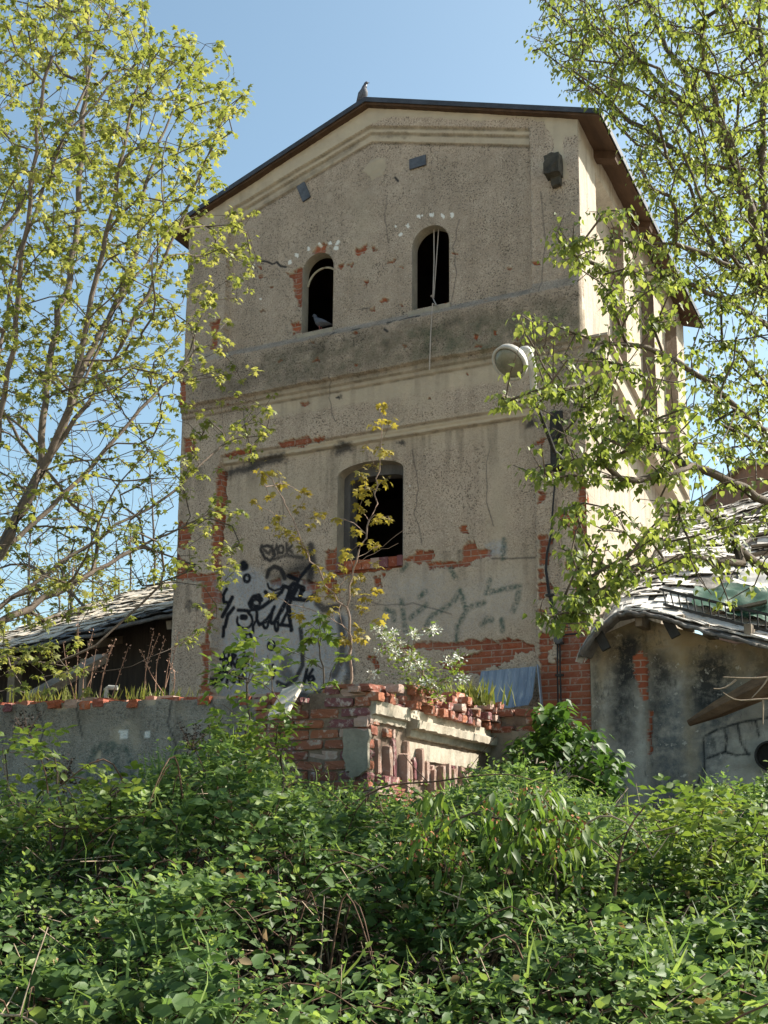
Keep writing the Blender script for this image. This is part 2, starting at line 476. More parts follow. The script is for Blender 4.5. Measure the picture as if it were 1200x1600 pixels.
def front_wall():
    step = .0125
    us = np.arange(0, TW + 1e-6, step); zs = np.arange(2.0, 11.14, step)
    U, Z = np.meshgrid(us, zs, indexing='ij')
    X = -U
    # clean window edges
    for w in WIN:
        for _ in range(2):
            d = win_sd(w, U, Z)
            e = 1e-3
            gu = (win_sd(w, U + e, Z) - win_sd(w, U - e, Z)) / (2 * e); gz = (win_sd(w, U, Z + e) - win_sd(w, U, Z - e)) / (2 * e)
            k = (np.abs(d) < step * .62)
            U = np.where(k, U - d * gu, U); Z = np.where(k, Z - d * gz, Z)
    zr = roof_z(U)
    over = Z > zr
    Z = np.minimum(Z, zr)
    X = -U
    p = Painter(X, Z, 0.0, 11)
    # ---- relief
    wu = -(X + (p.wx - X) * .22); wz = Z + (p.wz - Z) * .14
    P = np.zeros(X.shape)
    mid = (wu > .61) & (wu < 5.0)
    gm = 10.78 - .30 * np.abs(wu - 2.81)           # top line of the stepped gable moulding
    P = np.where(mid & (wz < gm) & (wz > 6.55), -.035, P)
    P = np.where(mid & (wz < gm - .075) & (wz > 6.55), -.065, P)
    P = np.where(mid & (wz < gm - .19) & (wz > 6.55), -.09, P)
    inner = (wz < 8.06)
    P = np.where(inner & (wz > 7.0), np.where(mid, -.09, 0) + np.clip((8.06 - wz) / .16, 0, 1) * np.where(mid, .20, .11), P)
    P = np.where((wz < 7.312), .055, P); P = np.where(wz < 7.235, .025, P); P = np.where(wz < 7.165, 0.0, P)
    P = np.where(mid & (wz < 6.552), -.03, P); P = np.where(mid & (wz < 6.505), -.045, P); P = np.where(mid & (wz < 6.45), -.09, P)
    P = np.where((wu > 5.0) & (wz < 4.85), .05, P)
    # ---- brick patches
    B = [
        [(440, 424), (466, 415), (469, 440), (467, 470), (463, 478), (456, 455), (452, 445), (448, 432)],
        [(449, 500), (463, 498), (464, 517), (453, 516)], [(483, 391), (487, 381), (497, 376), (505, 381), (504, 391)],
        [(550, 386), (562, 382), (567, 377), (564, 390), (555, 393)], [(574, 379), (581, 379), (581, 387), (575, 387)],
        [(521, 412), (533, 407), (531, 413), (523, 416)], [(539, 407), (547, 405), (545, 413)], [(589, 465), (600, 463), (599, 469), (590, 469)],
        [(571, 480), (578, 471), (579, 482)], [(562, 434), (569, 433), (568, 440), (563, 440)], [(602, 404), (617, 400), (612, 405), (603, 407)],
        [(631, 497), (638, 487), (660, 484), (674, 480), (690, 474), (697, 468), (697, 474), (676, 484), (660, 491), (640, 496)],
        [(346, 713), (375, 703), (400, 695), (399, 704), (362, 714)], [(435, 690), (452, 684), (478, 683), (486, 688), (479, 693), (436, 697)], [(483, 687), (500, 681), (511, 681), (497, 689)],
        [(500, 867), (510, 856), (521, 854), (523, 882), (548, 879), (624, 869), (624, 884), (560, 893), (527, 898), (513, 893), (502, 889)],
        [(464, 904), (494, 909), (491, 926), (466, 921)], [(440, 897), (463, 892), (461, 900)], [(418, 903), (432, 900), (436, 912), (420, 914)], [(497, 905), (520, 902), (526, 925), (505, 928)],
        [(627, 870), (643, 868), (647, 859), (672, 857), (674, 868), (668, 877), (645, 879)],
        [(664, 878), (717, 873), (718, 852), (727, 841), (737, 841), (740, 853), (760, 858), (764, 867), (733, 874), (730, 881), (667, 888)],
        [(712, 822), (726, 821), (728, 830), (714, 831)], [(577, 899), (589, 898), (589, 914), (579, 914)], [(590, 893), (599, 893), (598, 900), (591, 900)],
        [(593, 1009), (653, 1003), (720, 1001), (727, 996), (757, 996), (773, 1000), (793, 995), (813, 1000), (829, 1004), (829, 1017), (817, 1021), (807, 1017), (800, 1021), (797, 1027), (773, 1037), (752, 1041), (750, 1051), (720, 1053), (690, 1044), (683, 1034), (687, 1028), (717, 1023), (740, 1020), (747, 1010), (720, 1012), (660, 1014), (600, 1014)],
        [(566, 1020), (581, 1020), (586, 1028), (584, 1044), (579, 1040), (578, 1029), (567, 1028)],
        [(842, 768), (853, 768), (847, 788), (838, 791)], [(841, 836), (853, 834), (857, 843), (868, 836), (858, 852), (858, 882), (841, 880)],
        [(841, 884), (851, 890), (847, 905), (841, 900)], [(841, 912), (862, 910), (862, 921), (848, 934), (841, 934)], [(841, 950), (858, 952), (850, 965), (842, 962)],
        [(873, 801), (883, 797), (893, 800), (903, 790), (917, 786), (917, 842), (890, 838), (896, 820), (873, 819)], [(904, 742), (917, 740), (917, 792), (905, 786)],
        [(881, 878), (900, 872), (903, 886), (883, 886)], [(895, 908), (918, 905), (918, 930), (900, 926)],
        [(842, 989), (857, 989), (866, 1004), (857, 1010), (857, 1030), (875, 1033), (872, 990), (880, 962), (893, 945), (905, 930), (921, 922), (930, 1160), (840, 1160), (845, 1036), (840, 1010)],
        [(832, 409), (842, 407), (842, 413), (834, 413)], [(838, 690), (850, 688), (848, 697), (839, 697)], [(745, 531), (752, 530), (752, 536), (746, 536)],
        [(288, 680), (304, 680), (306, 697), (299, 709), (288, 708)], [(275, 815), (295, 818), (298, 836), (289, 858), (275, 856)],
        [(275, 864), (297, 883), (304, 894), (340, 896), (341, 909), (319, 909), (304, 907), (280, 905), (270, 899)],
        [(332, 820), (342, 820), (341, 866), (338, 893), (331, 891), (333, 842), (326, 840)], [(340, 724), (348, 735), (345, 822), (334, 822)],
        [(319, 908), (340, 908), (337, 934), (334, 957), (331, 985), (333, 1012), (329, 1040), (331, 1085), (314, 1085), (320, 1066), (320, 1018), (314, 1012), (323, 1003), (327, 967), (324, 945), (318, 934)],
        [(329, 503), (343, 499), (341, 541), (331, 546)], [(286, 600), (296, 600), (295, 640), (285, 640)], [(470, 628), (482, 626), (480, 634), (471, 635)],
    ]
    for b in B: p.poly('brick', b)
    g = np.random.default_rng(3)
    for _ in range(26):
        cx, cy = g.uniform(360, 830), g.uniform(360, 640)
        p.poly('brick', ell(cx, cy, g.uniform(1.5, 5), g.uniform(1, 2.6), n=7))
    br = p.get('brick')
    # ---- smooth repairs
    p.poly('light', [(285, 350), (574, 155), (912, 170), (912, 212), (893, 213), (881, 213), (880, 248), (891, 270), (888, 282), (862, 284), (862, 264), (843, 264), (842, 258), (865, 250), (864, 215), (857, 202), (845, 190), (820, 185), (740, 188), (640, 183), (602, 183), (578, 195), (545, 217), (500, 246), (440, 282), (400, 307), (360, 332), (285, 375)], .95, .8)
    p.poly('light', [(561, 262), (575, 245), (597, 241), (599, 255), (590, 268), (576, 277), (567, 266)], 1.0, .6)
    for pts, v, b in [([(545, 300), (575, 300), (570, 420), (550, 420)], .4, .12), ([(755, 660), (785, 655), (790, 850), (760, 850)], .55, .12), ([(345, 735), (560, 700), (560, 760), (345, 800)], .4, .2),
                      ([(406, 618), (850, 545), (850, 585), (406, 655)], .75, .04), ([(620, 575), (680, 568), (690, 640), (625, 640)], .5, .12), ([(345, 715), (840, 632), (840, 648), (345, 728)], .9, .02),
                      ([(590, 890), (830, 850), (830, 990), (590, 1000)], .45, .2), ([(590, 660), (835, 640), (835, 690), (590, 700)], .5, .1), ([(560, 730), (518, 740), (512, 860), (522, 860)], .5, .05)]:
        p.soft('light', pts, v, b)
    mould = mid & (wz < gm) & (wz > gm - .19)
    p.M['light'] = np.where(mould, np.maximum(p.get('light'), .8), p.get('light'))
    # ---- weathering, and shade lines under the mouldings
    p.soft('dark', [(340, 577), (430, 545), (520, 522), (640, 503), (780, 478), (915, 452), (915, 535), (766, 557), (406, 622), (340, 640)], .95, .16)
    p.soft('dark', [(280, 560), (345, 575), (420, 560), (420, 622), (280, 660)], .6, .12)
    p.soft('dark', [(845, 300), (912, 300), (915, 690), (850, 690)], .5, .2)
    p.soft('dark', [(585, 205), (640, 205), (640, 213), (585, 212)], .8, .02); p.soft('dark', [(345, 355), (480, 265), (560, 215), (560, 222), (480, 275), (345, 365)], .7, .03)
    p.soft('dark', [(355, 360), (575, 225), (825, 225), (835, 500), (350, 560)], .30, .3); p.soft('dark', [(283, 400), (350, 380), (345, 560), (280, 570)], .4, .2)
    p.soft('moss', [(640, 520), (830, 488), (900, 480), (900, 545), (650, 575)], .75, .14)
    p.soft('moss', [(420, 560), (640, 525), (640, 575), (420, 612)], .35, .1)
    for pts, b in [([(347, 733), (385, 722), (438, 707), (441, 717), (400, 728), (347, 745)], .035), ([(384, 716), (412, 712), (441, 703), (441, 712), (386, 728)], .03), ([(519, 694), (530, 689), (546, 688), (546, 704), (518, 708)], .03),
                   ([(618, 685), (627, 684), (627, 695), (619, 696)], .02), ([(820, 652), (836, 647), (836, 664), (819, 665)], .03), ([(525, 742), (545, 728), (552, 742), (530, 765)], .05), ([(420, 896), (480, 860), (486, 900), (430, 905)], .12)]:
        p.soft('soot', pts, .9, b)
    for pts in [[(607, 520), (612, 524)], [(612, 271), (617, 277)], [(398, 402), (412, 404), (420, 408), (427, 405), (433, 411), (441, 412)], [(630, 505), (645, 500), (660, 498)], [(555, 520), (567, 518)]]:
        p.stroke('soot', pts, .018)
    p.soft('soot', [(606, 505), (622, 500), (618, 508), (611, 510)], 1, .012); p.soft('soot', [(521, 522), (532, 521), (529, 527), (523, 527)], 1, .012); p.soft('soot', [(557, 481), (571, 475), (570, 482)], .8, .015)
    p.soft('soot', [(527, 619), (535, 615), (534, 622), (528, 623)], 1, .012)
    p.stroke('soot', [(764, 870), (800, 870), (838, 868)], .008, .7)
    for off in (.0, -.075, -.19):                  # dirt and undercut shade painted under the steps of the mouldings
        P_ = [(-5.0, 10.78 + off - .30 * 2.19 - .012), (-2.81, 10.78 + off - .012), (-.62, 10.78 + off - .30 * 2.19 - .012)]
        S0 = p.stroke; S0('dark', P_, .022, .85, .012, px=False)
    for zz, a_, b_ in ((7.30, -5.65, 0), (7.228, -5.65, 0), (7.158, -5.65, 0), (6.548, -4.97, -.62), (6.445, -4.97, -.62)): p.stroke('dark', [(a_, zz), (b_, zz)], .018, .8, .012, px=False)  # same dirt and painted shade under the bands and lintel
    # ---- painted silver ground and tags
    p.soft('silver', [(338, 889), (387, 885), (402, 889), (412, 902), (432, 906), (470, 905), (487, 930), (500, 965), (542, 955), (548, 1050), (500, 1090), (335, 1092)], 1, .05)
    p.soft('silver', [(600, 905), (640, 895), (690, 890), (700, 930), (610, 960)], .4, .1); p.soft('silver', [(755, 845), (785, 840), (784, 865), (757, 868)], .8, .03)
    p.soft('silver', [(590, 930), (800, 890), (820, 960), (700, 1000), (590, 1000)], .3, .12)
    def A(pts): return [(240 + x / 5.4545, 820 + y / 5.4545) for x, y in pts]
    def Bc(pts): return [(260 + x / 3, 800 + y / 3) for x, y in pts]
    def Cc(pts): return [(560 + x / 3, 820 + y / 3) for x, y in pts]
    def S(k, pts, w, val=1.0, soft=.012): p.stroke(k, pts, w * (.95 if k == 'black' else 1.0), val, soft)
    S('black', A([(735, 325), (750, 345), (740, 350)]), .09, 1, .03)
    S('black', A(ell(765, 445, 24, 30)), .035); S('black', A([(935, 430), (950, 375), (1000, 343), (1050, 362), (1080, 410), (1090, 445)]), .045, .9, .02); S('black', A([(940, 490), (955, 530), (1000, 550), (1050, 535), (1075, 500)]), .022)
    S('black', A([(590, 540), (562, 590), (568, 650), (615, 660)]), .045); S('black', A([(640, 610), (600, 690), (555, 770)]), .055); S('black', A([(650, 700), (600, 760), (575, 860)]), .05); S('black', A([(565, 860), (560, 940)]), .045)
    S('black', A([(890, 630), (865, 590), (815, 605), (785, 660), (810, 710), (870, 705), (900, 688), (980, 625), (1060, 565)]), .05); S('black', A(ell(845, 655, 32, 30)), .035)
    S('black', A([(690, 718), (740, 720), (790, 728)]), .04); S('black', A([(722, 778), (752, 780)]), .07); S('black', A(ell(745, 805, 66, 70, -60, 200)), .03)
    S('black', A([(920, 560), (955, 600), (1010, 590), (1060, 565), (1085, 512), (1140, 530), (1120, 600), (1070, 715), (1035, 760), (1030, 800), (980, 830), (962, 815), (985, 715)]), .045)
    S('black', A([(850, 735), (850, 800), (872, 842), (920, 818), (980, 735), (1000, 690)]), .042); S('black', A([(1055, 845), (1130, 695), (1140, 890)]), .04); S('black', A([(1050, 842), (1135, 852)]), .04)
    for e in ((1018, 850, 15, 45), (925, 838, 20, 34), (775, 950, 25, 34), (972, 1020, 26, 34)): S('black', A(ell(*e)), .034)
    S('black', A([(835, 820), (815, 860), (818, 905)]), .034)
    S('black', Bc([(555, 292), (600, 312), (660, 240)]), .05); S('black', Bc([(604, 312), (560, 400), (640, 408), (682, 376)]), .045); S('black', Bc([(565, 350), (540, 420), (490, 510)]), .045); S('black', Bc([(600, 350), (552, 440), (570, 548)]), .045)
    S('black', Bc([(660, 150), (668, 230), (655, 310)]), .06, .8, .04); S('black', Bc([(560, 350), (580, 330), (620, 350), (610, 390)]), .06)
    S('black', Bc([(612, 540), (622, 640), (620, 715), (590, 780), (540, 812), (505, 795)]), .045, .9, .02); S('black', Bc([(800, 500), (812, 600), (800, 700), (770, 760)]), .06, .75, .05); S('black', Bc([(690, 420), (720, 450), (790, 440)]), .06, .8, .04); S('black', Bc([(830, 680), (850, 740), (835, 790)]), .08, .7, .05)
    S('black', Bc([(545, 690), (535, 740), (560, 770)]), .10, .6, .06); S('black', Bc([(620, 860), (660, 870), (700, 850)]), .08, .8, .04)
    S('black', Bc([(641, 735), (628, 800)]), .04); S('black', Bc([(668, 735), (645, 772), (655, 796), (676, 780), (668, 765), (648, 775)]), .035)
    # scribbled tag
    S('black', Bc([(430, 150), (425, 170), (445, 210), (470, 222), (492, 195), (478, 160), (455, 150), (432, 158)]), .026, .9, .02); S('black', Bc([(440, 170), (465, 190), (480, 150)]), .024, .8, .02); S('black', Bc([(475, 152), (482, 190), (500, 150), (505, 190)]), .022, .85, .02)
    S('black', Bc(ell(520, 168, 12, 18)), .022, .85, .02); S('black', Bc([(545, 138), (547, 182), (570, 150), (550, 166), (572, 182)]), .022, .85, .02); S('black', Bc([(468, 222), (540, 195), (620, 206)]), .024, .75, .03)
    # "HRUK" and the line below it
    for q in ([(567, 1080), (560, 1212)], [(612, 1075), (596, 1216)], [(535, 1136), (622, 1128)], [(640, 1085), (626, 1200)], [(636, 1090), (668, 1108), (634, 1150), (664, 1200)], [(682, 1140), (668, 1190), (690, 1204), (712, 1140)],
              [(740, 1080), (722, 1230)], [(772, 1105), (730, 1155), (772, 1195)],
              [(585, 1245), (532, 1240), (520, 1268), (562, 1285), (548, 1312), (506, 1330)], [(605, 1240), (592, 1335)], [(645, 1240), (602, 1285), (645, 1330)], [(665, 1250), (655, 1335)], [(510, 1310), (506, 1360)], [(690, 1260), (700, 1330), (740, 1260)], [(985, 1190), (1000, 1240), (985, 1300)]):
        S('black', A(q), .036)
    for q in ([(300, 700), (330, 660), (360, 700), (420, 690), (455, 700)], [(320, 660), (330, 740)], [(390, 690), (385, 730)]): S('black', A(q), .025, .55, .03)
    for q in ([(110, 390), (150, 405), (150, 440)], [(185, 345), (205, 490)], [(230, 430), (305, 368)], [(275, 330), (300, 308)], [(370, 400), (440, 345), (462, 300), (490, 385), (575, 358)], [(495, 395), (450, 470), (445, 535)], [(415, 195), (440, 240)],
              [(605, 250), (585, 312), (742, 280), (735, 335), (712, 398)], [(568, 462), (590, 435), (612, 440)], [(662, 150), (672, 60)], [(190, 205), (215, 180)], [(300, 470), (330, 420), (400, 380)], [(660, 440), (665, 490)]):
        S('green', Cc(q), .03, .85, .035)
    # ---- dabs of white paint over the arches
    def D(x, y): return (440 + x / 4, 330 + y / 4)
    for x, y in [(28, 298), (75, 255), (148, 217), (212, 190), (283, 182), (330, 170), (322, 205), (720, 128), (772, 70), (840, 18), (917, 5), (990, 8), (1048, 8)]:
        cx, cy = D(x, y)
        a = g.uniform(0, 360)
        p.poly('white', [(cx + g.uniform(2.2, 4.6) * math.cos(R(a + q * 60)), cy + g.uniform(2.2, 5.2) * math.sin(R(a + q * 60))) for q in range(6)], 1, .5)
    for cx, cy in [(614, 349), (655, 332), (391, 408), (635, 757), (402, 463)]: p.poly('white', ell(cx, cy, 1.4, 1.6, n=6), 1, .4)
    rim = br.copy()
    for ax_ in (0, 1): rim = sum(np.roll(rim, k_, ax_) for k_ in (-2, -1, 0, 1, 2)) / 5
    rim = np.clip(rim * 2.2, 0, 1) * (br < .5)
    p.M['light'] = np.maximum(p.get('light'), rim * .8)
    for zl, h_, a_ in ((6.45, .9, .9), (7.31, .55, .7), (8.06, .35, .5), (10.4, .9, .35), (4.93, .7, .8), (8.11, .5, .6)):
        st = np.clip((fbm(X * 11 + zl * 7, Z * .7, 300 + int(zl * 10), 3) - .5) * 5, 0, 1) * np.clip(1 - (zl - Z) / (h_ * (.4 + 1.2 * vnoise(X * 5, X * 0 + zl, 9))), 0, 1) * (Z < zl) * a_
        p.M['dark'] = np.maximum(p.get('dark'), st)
    for q in ([(700, 470), (708, 420), (703, 380), (712, 340)], [(600, 300), (596, 340), (604, 372)], [(640, 700), (650, 760), (644, 800), (655, 850)], [(430, 740), (436, 800), (428, 850)], [(760, 700), (752, 760), (765, 820)], [(560, 930), (600, 945), (640, 940), (700, 955)], [(380, 640), (385, 690)], [(520, 590), (516, 620), (524, 660)], [(845, 300), (850, 380), (846, 460)], [(870, 780), (862, 830)]):
        jq = [q[0]]
        for (xa, ya), (xb, yb) in zip(q, q[1:]):
            for f_ in (.33, .66, 1): jq.append((xa + (xb - xa) * f_ + g.normal(0, 1.6), ya + (yb - ya) * f_ + g.normal(0, 1.2)))
        p.stroke('soot', jq, .007, .6, .008)
    # ---- final surface
    P = P - br * (.034 + .012 * brick_relief(X, Z)) + (fbm(X * 22, Z * 22, 40) - .5) * .012 + (fbm(X * 1.5, Z * 1.5, 44) - .5) * .03
    for w in WIN:                                 # leave the edges of the openings level
        d = win_sd(w, U, Z); k = np.clip(d / .05, 0, 1)
        P = P * k + (-.09) * (1 - k)
    V = np.stack([X, -P, Z], -1)
    e0, e1 = V[:1].copy(), V[-1:].copy(); e0[..., 1] = .12; e1[..., 1] = .12       # returns round both corners
    V = np.concatenate([e0, V, e1]).reshape(-1, 3); dup = lambda a: np.concatenate([a[:1], a, a[-1:]])
    over = dup(over); U, Z = dup(U), dup(Z)
    for k_ in list(p.M): p.M[k_] = dup(p.M[k_])
    nz = len(zs)
    i = np.arange(len(us) + 1)[:, None] * nz + np.arange(nz - 1)[None]
    F = np.stack([i, i + 1, i + nz + 1, i + nz], -1).reshape(-1, 4)
    keep = ~over.reshape(-1)[F].all(1)
    for w in WIN:
        d = win_sd(w, U, Z).reshape(-1)
        keep &= (d[F].min(1) > -.004)
    F = F[keep]
    used = np.unique(F); remap = np.full(len(V), -1); remap[used] = np.arange(len(used))
    at = {k: p.get(k).reshape(-1)[used] for k in ('brick', 'light', 'dark', 'moss', 'soot', 'silver', 'black', 'green', 'white')}
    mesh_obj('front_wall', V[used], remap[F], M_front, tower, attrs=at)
front_wall()

# windows: reveal, inner frame, sill
M_rev = plain('reveal plaster', (.36, .32, .25), (.25, .22, .18), 5)
M_frame = plain('weathered frame', (.13, .125, .125), (.06, .058, .06), 7, stretch=(1, 1, .3))
M_pale = plain('bleached wood', (.50, .45, .34), (.36, .31, .23), 8)
def window(w, depth, nib):
    o = win_outline(w)
    mb = MB(); n = len(o)
    mb.add([(x, .086, z) for x, z in o] + [(x, .09 + depth, z) for x, z in o], [(i, i + 1, n + i + 1, n + i) for i in range(n - 1)])
    win = build('window', mb, M_rev, tower, smooth=False)
    uc, hw, z0, zs, ra = WIN[w]
    s = MB()
    if w == 'c':
        x = -uc - hw
        while x < -uc + hw - .02:
            s.box(x + .004, min(x + .118, -uc + hw), .05 + random.uniform(0, .02), .09 + depth + .3, z0 - .12, z0 + random.uniform(-.004, .01), random.random()); x += .122
        build('sill', s, M_brick, win)
    else:
        s.add([(-uc - hw - .03, .03, z0 - .045), (-uc + hw + .03, .03, z0 - .04), (-uc + hw + .03, .4, z0 + .012), (-uc - hw - .03, .4, z0 + .008), (-uc - hw - .03, .03, z0 - .11), (-uc + hw + .03, .03, z0 - .11), (-uc + hw + .03, .4, z0 - .11), (-uc - hw - .03, .4, z0 - .11)],
              [(0, 1, 2, 3), (4, 7, 6, 5), (0, 4, 5, 1), (1, 5, 6, 2), (2, 6, 7, 3), (3, 7, 4, 0)])
        build('sill', s, M_rev, win)
    if nib:                                        # arched inner frame, narrower than the opening
        i_ = win_outline(w, nib)
        i_ = [(x, z) for x, z in i_]
        f = MB(); y0, y1 = .09 + depth - .003, .09 + depth + .2
        f.add([(x, y0, z) for x, z in o] + [(x, y0, z - (.045 if 0 < k < n - 1 else 0)) for k, (x, z) in enumerate(i_)] + [(x, y1, z - (.045 if 0 < k < n - 1 else 0)) for k, (x, z) in enumerate(i_)],
              [(i, n + i, n + i + 1, i + 1) for i in range(n - 1)] + [(n + i, 2 * n + i, 2 * n + i + 1, n + i + 1) for i in range(n - 1)])
        build('frame', f, M_frame, win)
    return win
wa = window('a', .16, 0); wb = window('b', .16, 0); wc = window('c', .18, .09)
# bent strip of the old frame left in the left upper window, scrap of paper in the lower one
o = win_outline('a'); mb = MB()
mb.tube([(x * 1.0, .23, z - .17 + .05 * (k / len(o))) for k, (x, z) in enumerate(o[2:-2])], .014, 5)
build('frame_strip', mb, M_pale, wa)
mb = MB(); a = FP(598, 734, .42); mb.add([a + (0, 0, 0), a + (.16, 0, .02), a + (.17, .01, -.10), a + (.10, -.01, -.13), a + (.02, .01, -.09)], [(0, 1, 2, 3, 4)])
build('torn_paper', mb, plain('torn paper', (.75, .74, .68), (.6, .58, .5), 6), wc)

# side wall with three recessed panels
def side_wall():
    st = .03
    vs = np.unique(np.concatenate([np.arange(0, TL + .001, st), [.75, .751, 2.119, 2.12, 2.6, 2.601, 3.869, 3.87, 4.38, 4.381, 5.489, 5.49]]))
    zs = np.arange(1.5, 10.12, st); zs = zs[(np.abs(zs - 6.6) > .02) & (np.abs(zs - 9.78) > .03)]
    zs = np.unique(np.concatenate([zs, [6.595, 6.61, 9.765, 9.785]]))
    Vv, Z = np.meshgrid(vs, zs, indexing='ij')
    rec = np.zeros(Vv.shape)
    for a, b in ((.7505, 2.1195), (2.6005, 3.8695), (4.3805, 5.4895)):
        rec = np.where((Vv > a) & (Vv < b) & (Z > 6.6) & (Z < 9.77), .18, rec)
    Xs = -rec + (fbm(Vv * 1.5, Z * 1.5, 60) - .5) * .03 + (fbm(Vv * 14, Z * 14, 61) - .5) * .008
    Xs[0, :] = .002
    P = np.stack([Xs, Vv, Z], -1).reshape(-1, 3)
    n = len(zs); i = np.arange(len(vs) - 1)[:, None] * n + np.arange(n - 1)[None]
    F = np.stack([i, i + n, i + n + 1, i + 1], -1).reshape(-1, 4)
    rv = np.zeros(Vv.shape)  # mask of the reveal faces that get the painted shade
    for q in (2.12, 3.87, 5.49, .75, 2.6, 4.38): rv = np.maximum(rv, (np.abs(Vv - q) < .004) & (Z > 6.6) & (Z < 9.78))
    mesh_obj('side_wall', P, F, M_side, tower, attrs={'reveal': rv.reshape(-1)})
side_wall()
mb = MB()
zt = roof_z(0.0)
mb.add([(-TW, 0.002, 0), (-TW, TL, 0), (-TW, TL, zt), (-TW, 0.002, zt)], [(0, 3, 2, 1)])
mb.add([(-TW, TL, 0), (0, TL, 0), (0, TL, zt), (-TW / 2, TL, 11.1), (-TW, TL, zt)], [(0, 4, 3, 2, 1)])
mb.add([(-TW, 0.0, 0), (0, 0.0, 0), (0, 0.0, 2.0), (-TW, 0, 2.0)], [(0, 1, 2, 3)])
mb.add([(0, 0, 0), (0, TL, 0), (0, TL, 1.5), (0, 0, 1.5)], [(0, 1, 2, 3)])
build('rear_wall', mb, M_plain, tower)
mb = MB()                                          # unseen lining and floors, near black to keep the windows dark
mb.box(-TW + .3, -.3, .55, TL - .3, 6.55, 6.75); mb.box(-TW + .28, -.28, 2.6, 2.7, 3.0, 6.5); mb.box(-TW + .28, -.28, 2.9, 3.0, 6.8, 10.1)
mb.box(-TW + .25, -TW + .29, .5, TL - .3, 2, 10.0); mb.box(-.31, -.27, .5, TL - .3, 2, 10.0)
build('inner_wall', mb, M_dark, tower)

# roof
def roof():
    so, fo = .31, .10
    um = TW / 2
    def slab(mb, lift0, lift1, f0, so_, f1=.2):
        for sgn in (1, -1):
            xe = -um + sgn * (um + so_)
            ze = lambda l: 11.10 - .3475 * (um + so_) + l
            V = [(-um, -f0, 11.10 + lift0), (xe, -f0, ze(lift0)), (xe, TL + f1, ze(lift0)), (-um, TL + f1, 11.10 + lift0),
                 (-um, -f0, 11.10 + lift1), (xe, -f0, ze(lift1)), (xe, TL + f1, ze(lift1)), (-um, TL + f1, 11.10 + lift1)]
            mb.add(V, [(0, 1, 2, 3), (4, 7, 6, 5), (0, 4, 5, 1), (1, 5, 6, 2), (2, 6, 7, 3)])
    a = MB(); slab(a, -.0, .028, fo, so); rf = build('roof', a, M_bitumen, tower)
    a = MB(); slab(a, -.055, -.004, fo - .012, so - .015); build('soffit', a, M_wood_br, rf)
    a = MB()
    for sgn in (1, -1):
        xe = -um + sgn * (um + so + .01)
        ze = 11.10 - .3475 * (um + so + .01)
        a.add([(-um, -fo - .016, 11.10 - .03), (xe, -fo - .016, ze - .03), (xe, -fo - .002, ze - .03), (-um, -fo - .002, 11.10 - .03), (-um, -fo - .016, 11.135), (xe, -fo - .016, ze + .035), (xe, -fo - .002, ze + .035), (-um, -fo - .002, 11.135)],
              [(0, 1, 2, 3), (4, 7, 6, 5), (0, 4, 5, 1), (1, 5, 6, 2), (3, 2, 6, 7)])
        a.box(min(xe, xe - sgn * .012), max(xe, xe - sgn * .012), -fo - .016, TL + .2, ze - .05, ze + .034)
    build('fascia', a, M_fascia, rf)
    for v in (.78, 2.6, 4.4, 5.9):                # purlin ends under the side eave
        a = MB(); a.beam((-.02, v, roof_z(0.0) - .10), (so - .03, v, roof_z(-so + .03) - .10), .16, .10); build('rafter', a, M_wood_br, rf)
roof()
# metal tie plates
def plate(px, py, w, h, rot):
    c = FP(px, py, .09); mb = MB(); ca, sa = math.cos(R(rot)), math.sin(R(rot))
    V = []
    for y in (.072, .095):
        for sx, sz in ((-1, -1), (1, -1), (1, 1), (-1, 1)):
            a, b = sx * w / 2, sz * h / 2
            V.append((c[0] + a * ca - b * sa, y, c[2] + a * sa + b * ca))
    mb.add(V, [(0, 1, 2, 3), (7, 6, 5, 4), (0, 4, 5, 1), (1, 5, 6, 2), (2, 6, 7, 3), (3, 7, 4, 0)])
    build('tie_plate', mb, M_zinc, tower)
plate(653, 254, .23, .14, 2); plate(475, 300, .13, .27, 22)
def rock(mb, c, s, seed=0, t=.5, n=5):
    """irregular block with broken faces"""
    g = np.random.default_rng(seed)
    a = np.linspace(-1, 1, n)
    V = []; idx = {}; F = []
    def vid(i, j, k):
        if (i, j, k) not in idx:
            idx[(i, j, k)] = len(V)
            q = np.array([a[i], a[j], a[k]])
            q = q * (1 - .10 * (np.abs(q).sum() - 1) / 2) + g.normal(0, .05, 3)
            V.append(np.asarray(c) + q * np.asarray(s) / 2)
        return idx[(i, j, k)]
    m_ = n - 1
    for i in range(m_):
        for j in range(m_):
            F.append((vid(i, j, 0), vid(i, j + 1, 0), vid(i + 1, j + 1, 0), vid(i + 1, j, 0))); F.append((vid(i, j, m_), vid(i + 1, j, m_), vid(i + 1, j + 1, m_), vid(i, j + 1, m_)))
            F.append((vid(i, 0, j), vid(i + 1, 0, j), vid(i + 1, 0, j + 1), vid(i, 0, j + 1))); F.append((vid(i, m_, j), vid(i, m_, j + 1), vid(i + 1, m_, j + 1), vid(i + 1, m_, j)))
            F.append((vid(0, i, j), vid(0, i, j + 1), vid(0, i + 1, j + 1), vid(0, i + 1, j))); F.append((vid(m_, i, j), vid(m_, i + 1, j), vid(m_, i + 1, j + 1), vid(m_, i, j + 1)))
    mb.add(V, F, t)
c = FP(868, 266, 0.0); mb = MB(); rock(mb, (c[0], -.06, c[2]), (.20, .26, .26), 5); rock(mb, (c[0] + .02, -.03, c[2] - .17), (.12, .1, .14), 6)
build('corner_stone', mb, M_stone, tower)
